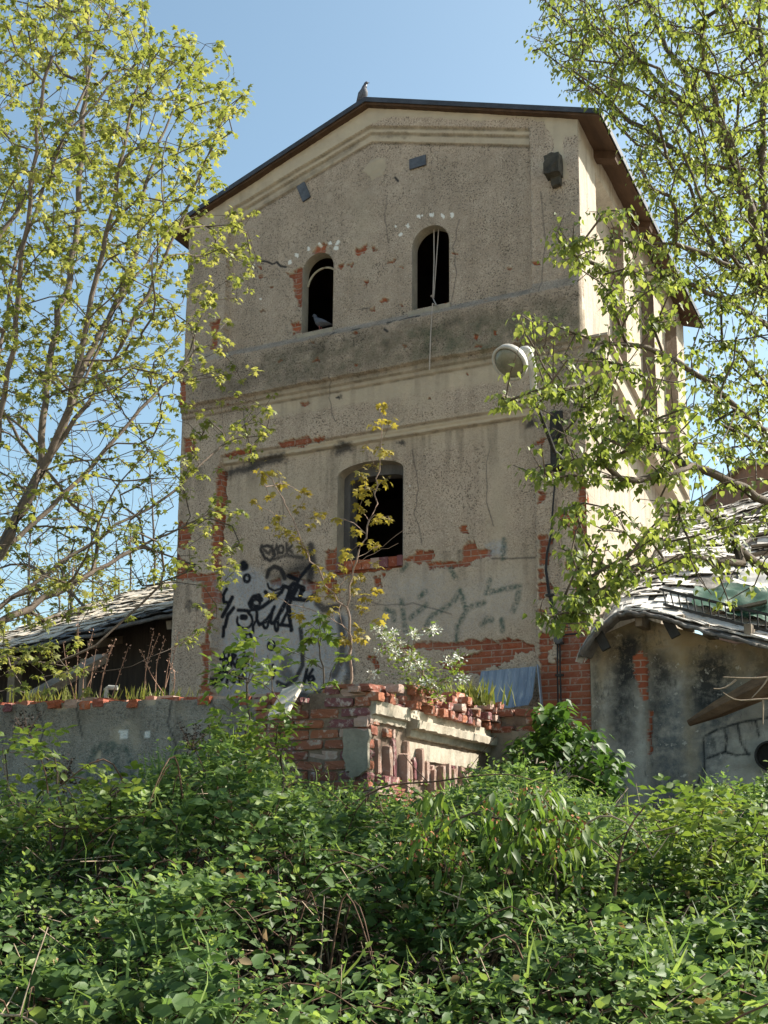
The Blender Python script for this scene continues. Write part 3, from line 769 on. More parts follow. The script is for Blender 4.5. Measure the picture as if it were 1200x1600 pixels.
# sloping ledge of a vanished roof along the side wall
mb = MB(); mb.beam((.10, .05, 7.16), (.10, 4.6, 6.42), .26, .26)
mb.beam((.125, .05, 7.30), (.125, 4.62, 6.56), .32, .03)
build('sloping_ledge', mb, plain('ledge plaster', (.42, .36, .29), (.28, .235, .18), 3, stretch=(1, .3, 1)), tower)
# ================================================================ small things on the tower
M_enamel = plain('grey enamel', (.50, .49, .46), (.36, .35, .32), 9, .4, 0, .15, spec=.5)
M_glass = plain('dusty glass bowl', (.23, .22, .16), (.13, .125, .09), 7, .25, 0, .2, spec=.5)
M_iron = plain('dark iron', (.05, .048, .045), (.03, .028, .026), 12, .65, .4)
M_rust = plain('rusty iron', (.16, .07, .035), (.07, .035, .022), 12, .9, .1)
M_cable = plain('black cable', (.03, .03, .032), (.02, .02, .022), 12, .6)
M_rope = plain('grey rope', (.45, .40, .36), (.33, .29, .26), 30)
M_timber = plain('grey timber', (.23, .19, .145), (.12, .095, .07), 5, stretch=(1, 1, 1), bump=.6)
M_timber_pale = plain('bleached timber', (.52, .48, .42), (.37, .33, .28), 6, bump=.5)

def lamp():
    a = FP(866, 690, -.12)                        # on the pier
    root = thing('street_lamp', 'old pale street lamp with round glass bowl on a bent arm beside the right pier', 'lamp', a)
    mb = MB(); mb.box(a[0] - .075, a[0] + .075, -.04, .0, 5.75, 6.42); mb.box(a[0] - .095, a[0] + .11, -.20, .0, 5.70, 5.745)
    mb.box(a[0] - .02, a[0] + .02, -.16, -.04, 5.745, 6.3); build('wall_bracket', mb, M_iron, root)
    c = w2f(AD(797, 566, 11.15))                   # middle of the bowl
    e = w2f(AD(833, 620, 11.35)); g = w2f(AD(866, 705, 11.95))
    top = w2f(AD(822, 548, 11.2))
    mb = MB(); mb.tube([g, g * .5 + e * .5 + (0, 0, .01), e], [.022, .022, .024], 10); mb.tube([g + (0, .3, -.0), g], [.022, .022], 10)
    build('arm', mb, M_iron, root)
    # bowl axis looks down and out
    ax = np.array([-.30, -.62, -.72]); ax /= np.linalg.norm(ax)
    X = np.cross(ax, [0, 0, 1]); X /= np.linalg.norm(X); Y = np.cross(ax, X)
    r = .185
    mb = MB()
    t = np.linspace(0, 1, 9)
    prof = [(-.115, .03), (-.11, .09), (-.085, .15), (-.04, .19), (0, r + .012), (.03, r + .015), (.032, r - .012), (.0, r - .02)]
    mb.rings([c + ax * h for h, _ in prof], [X] * 8, [Y] * 8, [q for _, q in prof], [q for _, q in prof], 28)
    # neck that swings from the back of the hood down to the arm
    nk = [c - ax * .06 + (top - c) * .55, top + (.01, 0, .015), top * .55 + e * .45 + (.045, 0, .02), e]
    P = []
    for q in np.linspace(0, 1, 12):
        k = q * 3; i = min(int(k), 2); f = k - i
        P.append(nk[i] * (1 - f) + nk[i + 1] * f)
    P = np.array(P); P[1:-1] = (P[:-2] + P[1:-1] * 2 + P[2:]) / 4
    mb.tube(P, np.linspace(.06, .03, 12), 14)
    hd = build('lamp_head', mb, M_enamel, root, smooth=True)
    mb = MB(); prof = [(.012, r - .014), (.035, r - .025), (.065, r - .07), (.082, r - .13), (.088, .012)]
    mb.rings([c + ax * h for h, _ in prof], [X] * 5, [Y] * 5, [q for _, q in prof], [q for _, q in prof], 28)
    build('glass_bowl', mb, M_glass, hd, smooth=True)
lamp()
def cable():
    px = [(868, 738), (863, 800), (861, 835), (854, 865), (852, 890), (857, 928), (865, 962), (869, 985), (871, 1010), (871, 1055), (872, 1100), (872, 1150)]
    P = FPS(px, -.035)
    root = thing('power_cable', 'black double cable running down the right brick pier below the lamp', 'cable', (P[-1][0], -.03, P[-1][2]))
    for dx in (0, .028):
        mb = MB(); Q = P + np.array([dx, 0, 0]) * np.linspace(0, 1, len(P))[:, None] * 1.4; mb.tube(Q, .009, 6); build('wire', mb, M_cable, root)
    c = FP(872, 991, -.04); mb = MB(); mb.rings([c + (0, 0, h) for h in (-.11, -.08, 0, .08, .12)], [(1, 0, 0)] * 5, [(0, 1, 0)] * 5, [.02, .05, .055, .045, .02], [.03] * 5, 10)
    build('junction_box', mb, plain('grey box', (.12, .12, .125), (.08, .08, .085), 9), root)
    q = FPS([(874, 993), (890, 991), (905, 990), (912, 990)], -.04); mb = MB(); mb.tube(q, .01, 6); build('wire', mb, M_cable, root)
    for x, y in ((857, 930), (872, 1005), (872, 1055)):
        c = FP(x, y, -.035); mb = MB(); mb.box(c[0] - .03, c[0] + .06, -.055, -.01, c[2] - .012, c[2] + .012); build('clip', mb, M_iron, root)
cable()
a = FPS([(678, 354), (676.5, 466)], .2); b = FPS([(676, 474), (673, 520), (671, 578)], -.13)
mb = MB(); mb.tube([a[0], a[0] * .5 + a[1] * .5 + (.01, 0, 0), a[1]], .008, 5); mb.tube([a[0] + (.07, 0, 0), a[1] + (.012, 0, 0)], .007, 5)
mb.tube([a[1], b[0] + (0, .12, .02), b[0], b[1], b[2]], .008, 5); mb.tube(ell(0, 0, .001, .001, n=2) and [a[1] + (-.02, -.02, .02), a[1] + (.02, -.03, .03), a[1] + (.01, -.03, -.01)], .012, 5)
tag(build('rope', mb, M_rope, p=FP(676, 470, 0)), 'thin pale rope hanging through the right upper window and down the wall', 'rope')

M_pig = plain('pigeon feathers', (.10, .105, .125), (.055, .058, .072), 14, .7)
M_pig_neck = plain('pigeon neck', (.055, .075, .08), (.05, .04, .065), 20, .45, spec=.5)
M_beak = plain('pigeon beak', (.05, .045, .045), (.03, .03, .03), 20)
M_leg = plain('pigeon leg', (.30, .10, .09), (.2, .07, .06), 20)
def pigeon(label, foot, heading, pitch, size=1.0):
    """heading: unit vector in the frame plane, pitch: lean of the body axis"""
    root = thing('pigeon', label, 'pigeon', foot, group=None)
    h = np.array([math.cos(heading), math.sin(heading), 0]); up = np.array([0, 0, 1.0]); sd = np.cross(up, h)
    ax = h * math.cos(pitch) + up * math.sin(pitch); nr = np.cross(ax, sd) * -1
    nr = up * math.cos(pitch) - h * math.sin(pitch)
    c0 = np.asarray(foot) + up * (.115 * size)
    st = [(-.20, .0, .030, .006), (-.13, .0, .028, .012), (-.09, .0, .040, .032), (-.03, -.004, .058, .052), (.03, -.004, .060, .058), (.07, .008, .048, .048), (.10, .028, .033, .034)]
    C = [c0 + (ax * a + nr * b) * size for a, b, _, _ in st]; A = [w * size for *_, w, _ in st]; B = [w * size for *_, w in st]
    neck = c0 + (ax * .10 + nr * .028) * size
    hp = neck + (up * .055 + h * .018) * size
    C += [neck + (hp - neck) * .55, hp, hp + (h * .018 + up * .012) * size, hp + (h * .034 + up * .006) * size]
    A += [.024 * size, .021 * size, .020 * size, .010 * size]; B += [.025 * size, .023 * size, .021 * size, .010 * size]
    Ys = [nr] * 7 + [nr * .4 + -h * .6, up * .3 - h * .7, up * .7 - h * .4, up]
    Ys = [y / np.linalg.norm(y) for y in Ys]
    mb = MB(); mb.rings(C, [sd] * len(C), Ys, A, B, 14)
    body = build('body', mb, M_pig, root, smooth=True)
    mb = MB(); mb.rings([neck + (hp - neck) * q for q in (-.1, .3, .8)], [sd] * 3, [Ys[7]] * 3, [.033 * size, .0265 * size, .0225 * size], [.034 * size, .0275 * size, .0245 * size], 14); build('neck', mb, M_pig_neck, root, smooth=True)
    for s in (-1, 1):
        w = [(-.17, .012, .004), (-.10, .020, .016), (-.02, .018, .034), (.05, .012, .028), (.075, .008, .012)]
        mb = MB(); mb.rings([c0 + (ax * a + nr * .006 + sd * s * (.020 + .038 * (1 - abs(a + .02) * 4.5))) * size for a, _, _ in w], [sd] * 5, [nr] * 5, [q * .5 * size for _, q, _ in w], [q * size for *_, q in w], 8); build('wing', mb, M_pig, root, smooth=True)
        mb = MB(); f = np.asarray(foot) + sd * s * .022 * size
        mb.tube([c0 + (-nr * .04 + sd * s * .022 + ax * .0) * size, f + h * .004], [.008 * size, .005 * size], 6); mb.tube([f - h * .012, f + h * .03 * size + up * .003], .004 * size, 5); build('leg', mb, M_leg, root)
    mb = MB(); b = hp + (h * .038 + up * .006) * size; mb.tube([b, b + (h * .018 - up * .006) * size], [.006 * size, .0015 * size], 6); build('beak', mb, M_beak, root)
ft = FP(565, 152.5, -.05); pigeon('dark pigeon perched upright on the roof ridge against the sky', (ft[0], -.02, 11.13), R(10), R(62), 1.0)
ft = FP(500, 509, .10); pigeon('grey pigeon sitting on the sill of the left upper window', (ft[0], .13, WIN['a'][2] + .0), R(175), R(22), 1.0)

# sheet of galvanised metal leaning on the facade
def sheet():
    mb = MB(); c = [FP(x, y, -.12) for x, y in ((752, 1049), (838, 1041), (838, 1112), (752, 1103))]
    n, m_ = 40, 12; V = []
    for i in range(n + 1):
        for j in range(m_ + 1):
            a, b = i / n, j / m_
            p = (c[0] * (1 - a) + c[1] * a) * (1 - b) + (c[3] * (1 - a) + c[2] * a) * b
            wv = .008 * (1 if int(a * 14) % 2 else -1)
            bulge = .03 * math.sin(a * 5) * b
            curl = (-.10 * max(0, a - .55) ** 1 * max(0, b - .75) * 8)
            p = p + np.array([0, wv + bulge * .6 + curl - .16 * b, .0]) + np.array([0, 0, .05 * max(0, a - .6) * max(0, b - .6) * 6 + random.uniform(-.002, .002)])
            V.append(p)
    F = [(i * (m_ + 1) + j, i * (m_ + 1) + j + 1, (i + 1) * (m_ + 1) + j + 1, (i + 1) * (m_ + 1) + j) for i in range(n) for j in range(m_)]
    mb.add(V, F)
    base = V[m_]
    root = thing('sheet_metal', 'blue grey corrugated metal sheet leaning against the foot of the facade', 'metal sheet', base)
    s = NT('galvanised sheet')
    cc = s.mix(s.ramp(s.noise(3, 5, .6, s.scale((1, 1, .25))), .35, .65), (.26, .31, .38), (.17, .21, .28))
    cc = s.mix(s.math('MULTIPLY', s.ramp(s.noise(24, 4, .6, s.scale((1, 1, .05))), .55, .7), .6), cc, (.42, .45, .48))
    s.color(cc).rough(.5).metal(.35)
    o = build('panel', mb, s.m, root)
    sm = o.modifiers.new('thickness', 'SOLIDIFY'); sm.thickness = .003
    a, b = FP(841, 1040, -.13), FP(848, 1118, -.28); mb = MB(); mb.beam(a, b, .07, .012, (1, 0, 0)); build('edge_strip', mb, s.m, root)
sheet()

# ================================================================ low rendered wall on the left
M_low = render_wall_material('dark roughcast', (.40, .37, .32), (.28, .26, .225), .6, .8)
LV = -4.55
def low_wall():
    root = thing('garden_wall', 'low grey roughcast wall with crumbling top and faded arch graffiti', 'wall', (-3.5, LV, 0))
    top = FPS([(415, 1092), (300, 1092), (200, 1096), (100, 1098), (0, 1102)], LV)
    x0, x1 = -7.2, top[0][0]
    xs = np.arange(x0, x1, .018); zs = np.arange(1.0, 2.95, .018)
    X, Z = np.meshgrid(xs, zs, indexing='ij')
    zt = np.interp(X, top[::-1, 0], top[::-1, 2]) + (fbm(X * 6, X * 0, 70) - .5) * .05
    over = Z > zt; Z = np.minimum(Z, zt)
    p = Painter(X, Z, LV, 21)
    p.soft('dark', [(-200, 1095), (420, 1085), (420, 1130), (-200, 1130)], .6, .12)
    for q in [[(84, 1104), (105, 1100), (113, 1098), (104, 1109), (90, 1113)], [(222, 1094), (242, 1091), (242, 1102), (228, 1103)], [(70, 1098), (78, 1098), (77, 1107)]]: p.poly('light', q, 1, .4)
    p.poly('white', [(185, 1142), (200, 1140), (200, 1153), (186, 1153)], 1, .15); p.poly('white', [(227, 1143), (234, 1142), (236, 1152), (228, 1152)], 1, .15)
    p.poly('light', [(148, 1175), (157, 1172), (155, 1185), (147, 1187)], 1, .3); p.poly('brick', [(150, 1187), (154, 1187), (153, 1192), (150, 1192)], 1, .3)
    for q in ([(138, 1225), (137, 1195), (150, 1168), (175, 1162), (200, 1172), (206, 1200), (208, 1225)], [(164, 1178), (170, 1170), (182, 1172), (183, 1190), (172, 1205), (165, 1225)], [(183, 1190), (190, 1225)]): p.stroke('green', q, .03, .7, .03)
    for q in ([(0, 1240), (40, 1250)],): p.stroke('black', q, .03, .6, .03)
    st = np.clip((fbm(X * 7, Z * .5, 310, 3) - .48) * 5, 0, 1) * np.clip(1 - (zt - Z) / (.25 + 1.1 * vnoise(X * 4, X * 0, 8)), 0, 1)
    p.M['dark'] = np.maximum(p.get('dark'), st * .95)
    p.M['moss'] = np.maximum(p.get('moss'), np.clip(1.0 - (Z - 1.2) / (.3 + .9 * fbm(X * 2, X * 0 + 3, 311)), 0, 1) * .8)
    p.M['light'] = np.maximum(p.get('light'), .6 * np.clip((fbm(X * 2.5 + 9, Z * 2.5, 312) - .6) * 9, 0, 1))
    for q in ([(60, 1100), (66, 1140), (58, 1180), (70, 1220)], [(270, 1095), (262, 1130), (275, 1165), (268, 1210)], [(330, 1092), (340, 1130), (332, 1170)], [(120, 1105), (128, 1150)]): p.stroke('soot', [(x_ + random.gauss(0, 2), y_) for x_, y_ in q], .008, .8, .01)
    P = (fbm(X * 20, Z * 20, 72) - .5) * .014 + (fbm(X * 2, Z * 2, 73) - .5) * .03 - p.get('light') * .012
    V = np.stack([X, LV - P, Z], -1).reshape(-1, 3); nz = len(zs)
    i = np.arange(len(xs) - 1)[:, None] * nz + np.arange(nz - 1)[None]
    F = np.stack([i, i + nz, i + nz + 1, i + 1], -1).reshape(-1, 4)
    F = F[~over.reshape(-1)[F].all(1)]
    mesh_obj('rendered_face', V, F, M_low, root, attrs={k: p.get(k).reshape(-1) for k in ('brick', 'light', 'dark', 'moss', 'soot', 'silver', 'black', 'green', 'white')})
    mb = MB(); mb.box(x0, x1, LV + .03, LV + .36, 0, 2.68); mb.box(x0, x1 - .001, LV + .004, LV + .03, 0, 1.01); build('core', mb, M_mortar, root)
    mb = MB(); x = x0; g = np.random.default_rng(5)
    while x < x1 - .1:                             # broken bricks on top
        w = g.uniform(.09, .24); z = np.interp(x + w / 2, top[::-1, 0], top[::-1, 2])
        if g.random() < .85: rock(mb, (x + w / 2, LV + .10 + g.uniform(-.02, .03), z - .012 + g.uniform(-.015, .012)), (w * .95, .22, .075), int(g.integers(1e6)), g.random(), 4)
        if g.random() < .8: rock(mb, (x + w / 2, LV + .29, z - .0 + g.uniform(-.02, .03)), (w * .95, .16, .085), int(g.integers(1e6)), g.random(), 4)
        x += w + .012
    build('coping', mb, M_brick, root)
low_wall()

# ================================================================ ruined brick gate wall
M_brick_r = brick_material('weathered bricks', (.36, .145, .085), (.22, .085, .062), 1.0)
M_cast = plain('cast stone', (.47, .42, .34), (.30, .26, .20), 5, bump=.6)
M_slab = plain('cement render', (.30, .275, .225), (.185, .165, .13), 5, bump=.6)
def ruin():
    A = w2f(AD(577, 1083, 8.3)); A[2] = 0
    Bp = w2f(AD(764, 1104, 10.75)); Bp[2] = 0
    S = (Bp - A); L = np.linalg.norm(S); S /= L
    T = np.array([-1.0, 0, 0]); N = np.array([S[1], -S[0], 0])      # leftwards, outwards from the side face
    zv = np.array([0, 0, 1.0])
    root = thing('ruined_wall', 'broken brick gate wall with pale cornice bands and crumbling top below the facade', 'ruin', A + T * .4)
    def to(s, n, z): return A + S * s + N * n + zv * z
    def tf(x, n, z): return A + T * x + np.array([0, -1.0, 0]) * n + zv * z
    g = np.random.default_rng(8)
    def bricks(mb, fn, L_, z0, z1, bl, top=None, jit=.012, drop=.03, proud=0.0):
        r = 0; z = z0
        while z < z1:
            x = -(bl / 2 if r % 2 else 0)
            while x < L_:
                w = bl - .009
                xa, xb = max(x, 0), min(x + w, L_)
                lim = top((xa + xb) / 2) if top else 9
                if xb - xa > .04 and z + .06 < lim and g.random() > drop:
                    d = g.uniform(.10, .13)
                    off = g.normal(0, jit) + proud
                    c = fn((xa + xb) / 2, off - d / 2 + .012, z + .034)
                    e1 = fn(1, 0, 0) - fn(0, 0, 0); e2 = fn(0, 1, 0) - fn(0, 0, 0)
                    q = MB(); rock(q, (0, 0, 0), (xb - xa, d, .070 * g.uniform(.88, 1.02)), int(g.integers(1e6)), 0, 4)
                    V = q.V[0]; tlt = g.normal(0, .03)
                    V = c + V[:, :1] * e1 + V[:, 1:2] * e2 + (V[:, 2:3] + V[:, :1] * tlt) * zv
                    mb.add(V, q.F, g.random())
                x += bl
            z += .077; r += 1
    W = .98
    topf = lambda x: 2.62 + .05 * math.sin(x * 9) + .03 * math.sin(x * 23 + 1) - .06 * (x > .62)
    mb = MB(); bricks(mb, tf, W, 1.2, 2.7, .25, topf)
    # side face: courses above the cornice, brick core below
    tops = lambda s: 2.66 + .05 * s / L * 2.2 + .05 * math.sin(s * 7 + 1) * (s > .3) + .02 * math.sin(s * 31)
    bricks(mb, to, L, 2.545, 2.95, .125, tops, .032, .10, .075)
    bricks(mb, to, .42, 2.3, 2.4, .125, None, .02, .05)
    e_ = lambda x, n, z: to(L, 0, 0) + np.array([1.0, 0, 0]) * x + np.array([0, -1.0, 0]) * n + zv * z
    bricks(mb, e_, .5, 2.52, 2.80, .25, lambda x: 2.79 + .03 * math.sin(x * 20), .015, .05, .0)
    for k in range(120):                            # loose rubble on the crest
        s = g.uniform(0, L); p = to(s, g.uniform(-.5, -.02), tops(s) - .03 + g.uniform(-.03, .03)); rock(mb, p, g.uniform(.06, .2, 3) * (1, 1, .5), int(g.integers(1e6)), g.random(), 4)
    for k in range(50):
        x = g.uniform(.05, W - .05); p = tf(x, g.uniform(-.4, -.02), topf(x) - .03 + g.uniform(-.02, .03)); rock(mb, p, g.uniform(.07, .2, 3) * (1, 1, .5), int(g.integers(1e6)), g.random(), 4)
    build('brickwork', mb, M_brick_r, root)
    # mortar core
    mb = MB()
    def block(fn, x0, x1, n0, n1, z0, z1, m_=mb):
        V = [fn(x, n, z) for x in (x0, x1) for n in (n0, n1) for z in (z0, z1)]
        m_.add(V, [(0, 1, 3, 2), (4, 6, 7, 5), (0, 4, 5, 1), (2, 3, 7, 6), (0, 2, 6, 4), (1, 5, 7, 3)])
    block(tf, .02, W, -.5, -.012, 0, 2.55); block(to, .015, L + .4, -.5, -.012, 0, 2.62); block(to, .7, L + .3, -.5, -.014, 2.6, 2.74); block(e_, -.1, .48, -.45, -.03, 0, 2.70)
    build('core', mb, plain('dusty rubble core', (.26, .20, .15), (.15, .105, .08), 9, bump=1.0), root)
    # cornice bands
    def band(name, prof, s0, s1, seed, mat=M_cast):
        """profile (n, z) swept along the side face with chipped edges"""
        m_ = MB(); ns = max(8, int((s1 - s0) / .04)); k = len(prof); V = []
        gg = np.random.default_rng(seed)
        ch = np.convolve(gg.normal(0, 1, ns + 5), np.ones(3) / 3, 'same')[:ns + 1]
        for i in range(ns + 1):
            s = s0 + (s1 - s0) * i / ns
            for j, (n, z) in enumerate(prof):
                w = .012 * max(0, ch[i]) if 0 < j < k - 1 else 0
                V.append(to(s, n - w + gg.normal(0, .002), z + gg.normal(0, .003)))
        F = [(i * k + j, (i + 1) * k + j, (i + 1) * k + j + 1, i * k + j + 1) for i in range(ns) for j in range(k - 1)]
        F += [tuple(range(k))[::-1], tuple(ns * k + j for j in range(k))]
        m_.add(V, F); return build(name, m_, mat, root)
    band('cornice', [(-.05, 2.40), (.015, 2.40), (.02, 2.445), (.05, 2.455), (.055, 2.55), (-.05, 2.552)], .02, .66, 1)
    band('cornice', [(-.05, 2.335), (.02, 2.34), (.03, 2.395), (.085, 2.405), (.09, 2.468), (.03, 2.485), (.025, 2.56), (-.05, 2.562)], .72, L - .02, 2)
    band('lower_band', [(-.05, 2.17), (.012, 2.17), (.018, 2.30), (-.05, 2.31)], .70, L - .35, 3)
    # flat arch of upright bricks, pale with lime
    mb = MB(); x = .05
    while x < L - .5:
        w = g.uniform(.052, .07); h = g.uniform(.14, .34); z1 = 2.29 if x < .7 else 2.165
        q = MB(); rock(q, (0, 0, 0), (w * .9, .12, h), int(g.integers(1e6)), 0, 4); lean = (x - L * .45) * .25
        if g.random() < .14: x += w; continue
        V = q.V[0]; V = to(x + w / 2, -.03 + g.normal(0, .024), z1 - h / 2 + g.normal(0, .03)) + V[:, :1] * S + V[:, 1:2] * N + V[:, 2:3] * (zv + S * lean * .3)
        mb.add(V, q.F, g.random()); x += w + .006
    build('flat_arch', mb, brick_material('lime washed bricks', (.46, .34, .275), (.30, .19, .15), .9), root)
    mb = MB(); bricks(mb, to, L - .5, 1.25, 2.0, .25, lambda s: 1.95 + .1 * math.sin(s * 5), .03, .2, .02); build('core_bricks', mb, M_brick_r, root)
    # remains of render on the corner and the end block
    def slab(fn, pts, n0, n1, seed):
        m_ = MB(); gg = np.random.default_rng(seed); P = []
        for (x0, z0), (x1, z1) in zip(pts, pts[1:] + pts[:1]):
            for q in np.linspace(0, 1, 7)[:-1]: P.append((x0 + (x1 - x0) * q + gg.normal(0, .008), z0 + (z1 - z0) * q + gg.normal(0, .008)))
        k = len(P); V = [fn(x, n, z) for n in (n0, n1) for x, z in P]
        m_.add(V, [tuple(range(k)), tuple(range(k, 2 * k))[::-1]] + [(i, k + i, k + (i + 1) % k, (i + 1) % k) for i in range(k)])
        build('render_patch', m_, M_slab, root)
    slab(tf, [(-.015, 2.33), (.20, 2.34), (.19, 2.1), (.12, 1.98), (-.015, 2.05)], .0, .035, 1)
    slab(e_, [(-.01, 2.53), (.12, 2.56), (.46, 2.52), (.46, 1.4), (-.01, 1.4)], -.02, .02, 2)
    mb = MB(); block(to, L - .35, L - .02, -.03, .02, 1.0, 2.20, mb); build('door_jamb', mb, M_slab, root)
    return A, S, N, T, L
RA, RS, RN, RT, RL = ruin()
# white board on the pillar
a = w2f(AD(434, 1118, 8.15)); b = w2f(AD(458, 1074, 8.55)); mb = MB(); mb.beam(a, b, .17, .03, (-.1, -.85, .6))
tag(build('broken_board', mb, M_timber_pale, p=a), 'white splintered board lying across the left corner of the ruined brick wall', 'board')

# ================================================================ shed on the left
def grid_mesh(name, P, mat, parent, attrs=None, thick=0, smooth=False):
    n, m_ = P.shape[:2]; i = np.arange(n - 1)[:, None] * m_ + np.arange(m_ - 1)[None]
    F = np.stack([i, i + m_, i + m_ + 1, i + 1], -1).reshape(-1, 4)
    o = mesh_obj(name, P.reshape(-1, 3), F, mat, parent, attrs=attrs, smooth=smooth)
    if thick:
        s = o.modifiers.new('thickness', 'SOLIDIFY'); s.thickness = thick; s.offset = -1
    return o
def slate_material(name, pale, mid, dark, sc=1.0):
    s = NT(name)
    c = s.mix(s.ramp(s.noise(1.6 * sc, 6), .35, .65), mid, pale)
    c = s.mix(s.ramp(s.noise(9 * sc, 6, .7, s.scale((1, .35, .35))), .5, .68), c, dark)
    c = s.mix(s.attr('old'), c, s.mix(s.ramp(s.noise(10, 5, .7, s.scale((.6, 2, 2))), .4, .65), (.10, .10, .105), (.16, .16, .165)))  # greyer tone; on the left shed it carries painted shade
    s.color(c); s.bump(s.noise(14, 6, .7), .7, .04); return s.m
def tiles(name, P, mat, parent, rows, cols, w, l, seed, miss, t0=.0, t1=1.0, lift=.012, mask=None):
    """overlapping slates laid over the roof surface P, some slipped, some gone"""
    g = np.random.default_rng(seed); n, m_ = P.shape[:2]; mb = MB()
    def at(a, b):
        a = np.clip(a, 0, .9999) * (n - 1); b = np.clip(b, 0, .9999) * (m_ - 1); i, j = int(a), int(b); fa, fb = a - i, b - j
        return (P[i, j] * (1 - fa) + P[i + 1, j] * fa) * (1 - fb) + (P[i, j + 1] * (1 - fa) + P[i + 1, j + 1] * fa) * fb
    for r in range(rows):
        b = t0 + (t1 - t0) * r / rows
        for c_ in range(cols):
            a = (c_ + .5 * (r % 2) + g.normal(0, .05)) / cols
            p = at(a, b); k_ = miss(p)
            if g.random() < k_ or (mask is not None and not mask(p)): continue
            u = at(a + .02, b) - at(a - .02, b); v = at(a, b + .03) - at(a, b - .001)
            u /= np.linalg.norm(u) + 1e-9; v /= np.linalg.norm(v) + 1e-9; nn = np.cross(u, v); nn *= np.sign(nn[2] + 1e-9); nn /= np.linalg.norm(nn)
            th = g.normal(0, .05 + .25 * (g.random() < .10)); u2 = u * math.cos(th) + v * math.sin(th); v2 = v * math.cos(th) - u * math.sin(th)
            q = p + nn * (lift + abs(g.normal(0, .006))) - v2 * .04; tilt = nn * (.018 + abs(g.normal(0, .008)))
            ww, ll = w * g.uniform(.85, 1.0), l * g.uniform(.8, 1.1)
            cs = [q - u2 * ww / 2 + tilt, q + u2 * ww / 2 + tilt + nn * g.normal(0, .006), q + u2 * ww / 2 + v2 * ll, q - u2 * ww / 2 + v2 * ll]
            cs[0] = cs[0] + v2 * abs(g.normal(0, .02)); cs[1] = cs[1] + v2 * abs(g.normal(0, .02))
            mb.add(cs + [k - nn * .008 for k in cs], [(0, 1, 2, 3), (7, 6, 5, 4), (0, 4, 5, 1), (1, 5, 6, 2), (2, 6, 7, 3), (3, 7, 4, 0)], g.random())
    return build(name, mb, mat, parent)
def tile_material(name, cols, pale):
    s = NT(name); t = s.attr('tint')
    c = s.mix(s.ramp(t, 0, .5), cols[0], cols[1]); c = s.mix(s.ramp(t, .6, 1), c, cols[2])
    c = s.mix(s.math('MULTIPLY', s.ramp(s.noise(5, 6, .7), .5, .66), pale), c, tuple(min(.8, k * 1.6) for k in cols[2]))
    c = s.mix(s.math('MULTIPLY', s.ramp(s.noise(9, 5, .7), .58, .7), .7), c, (.09, .085, .06))
    s.color(c); s.bump(s.noise(50, 5), .5, .006); s.b.inputs['Specular IOR Level'].default_value = .2; return s.m
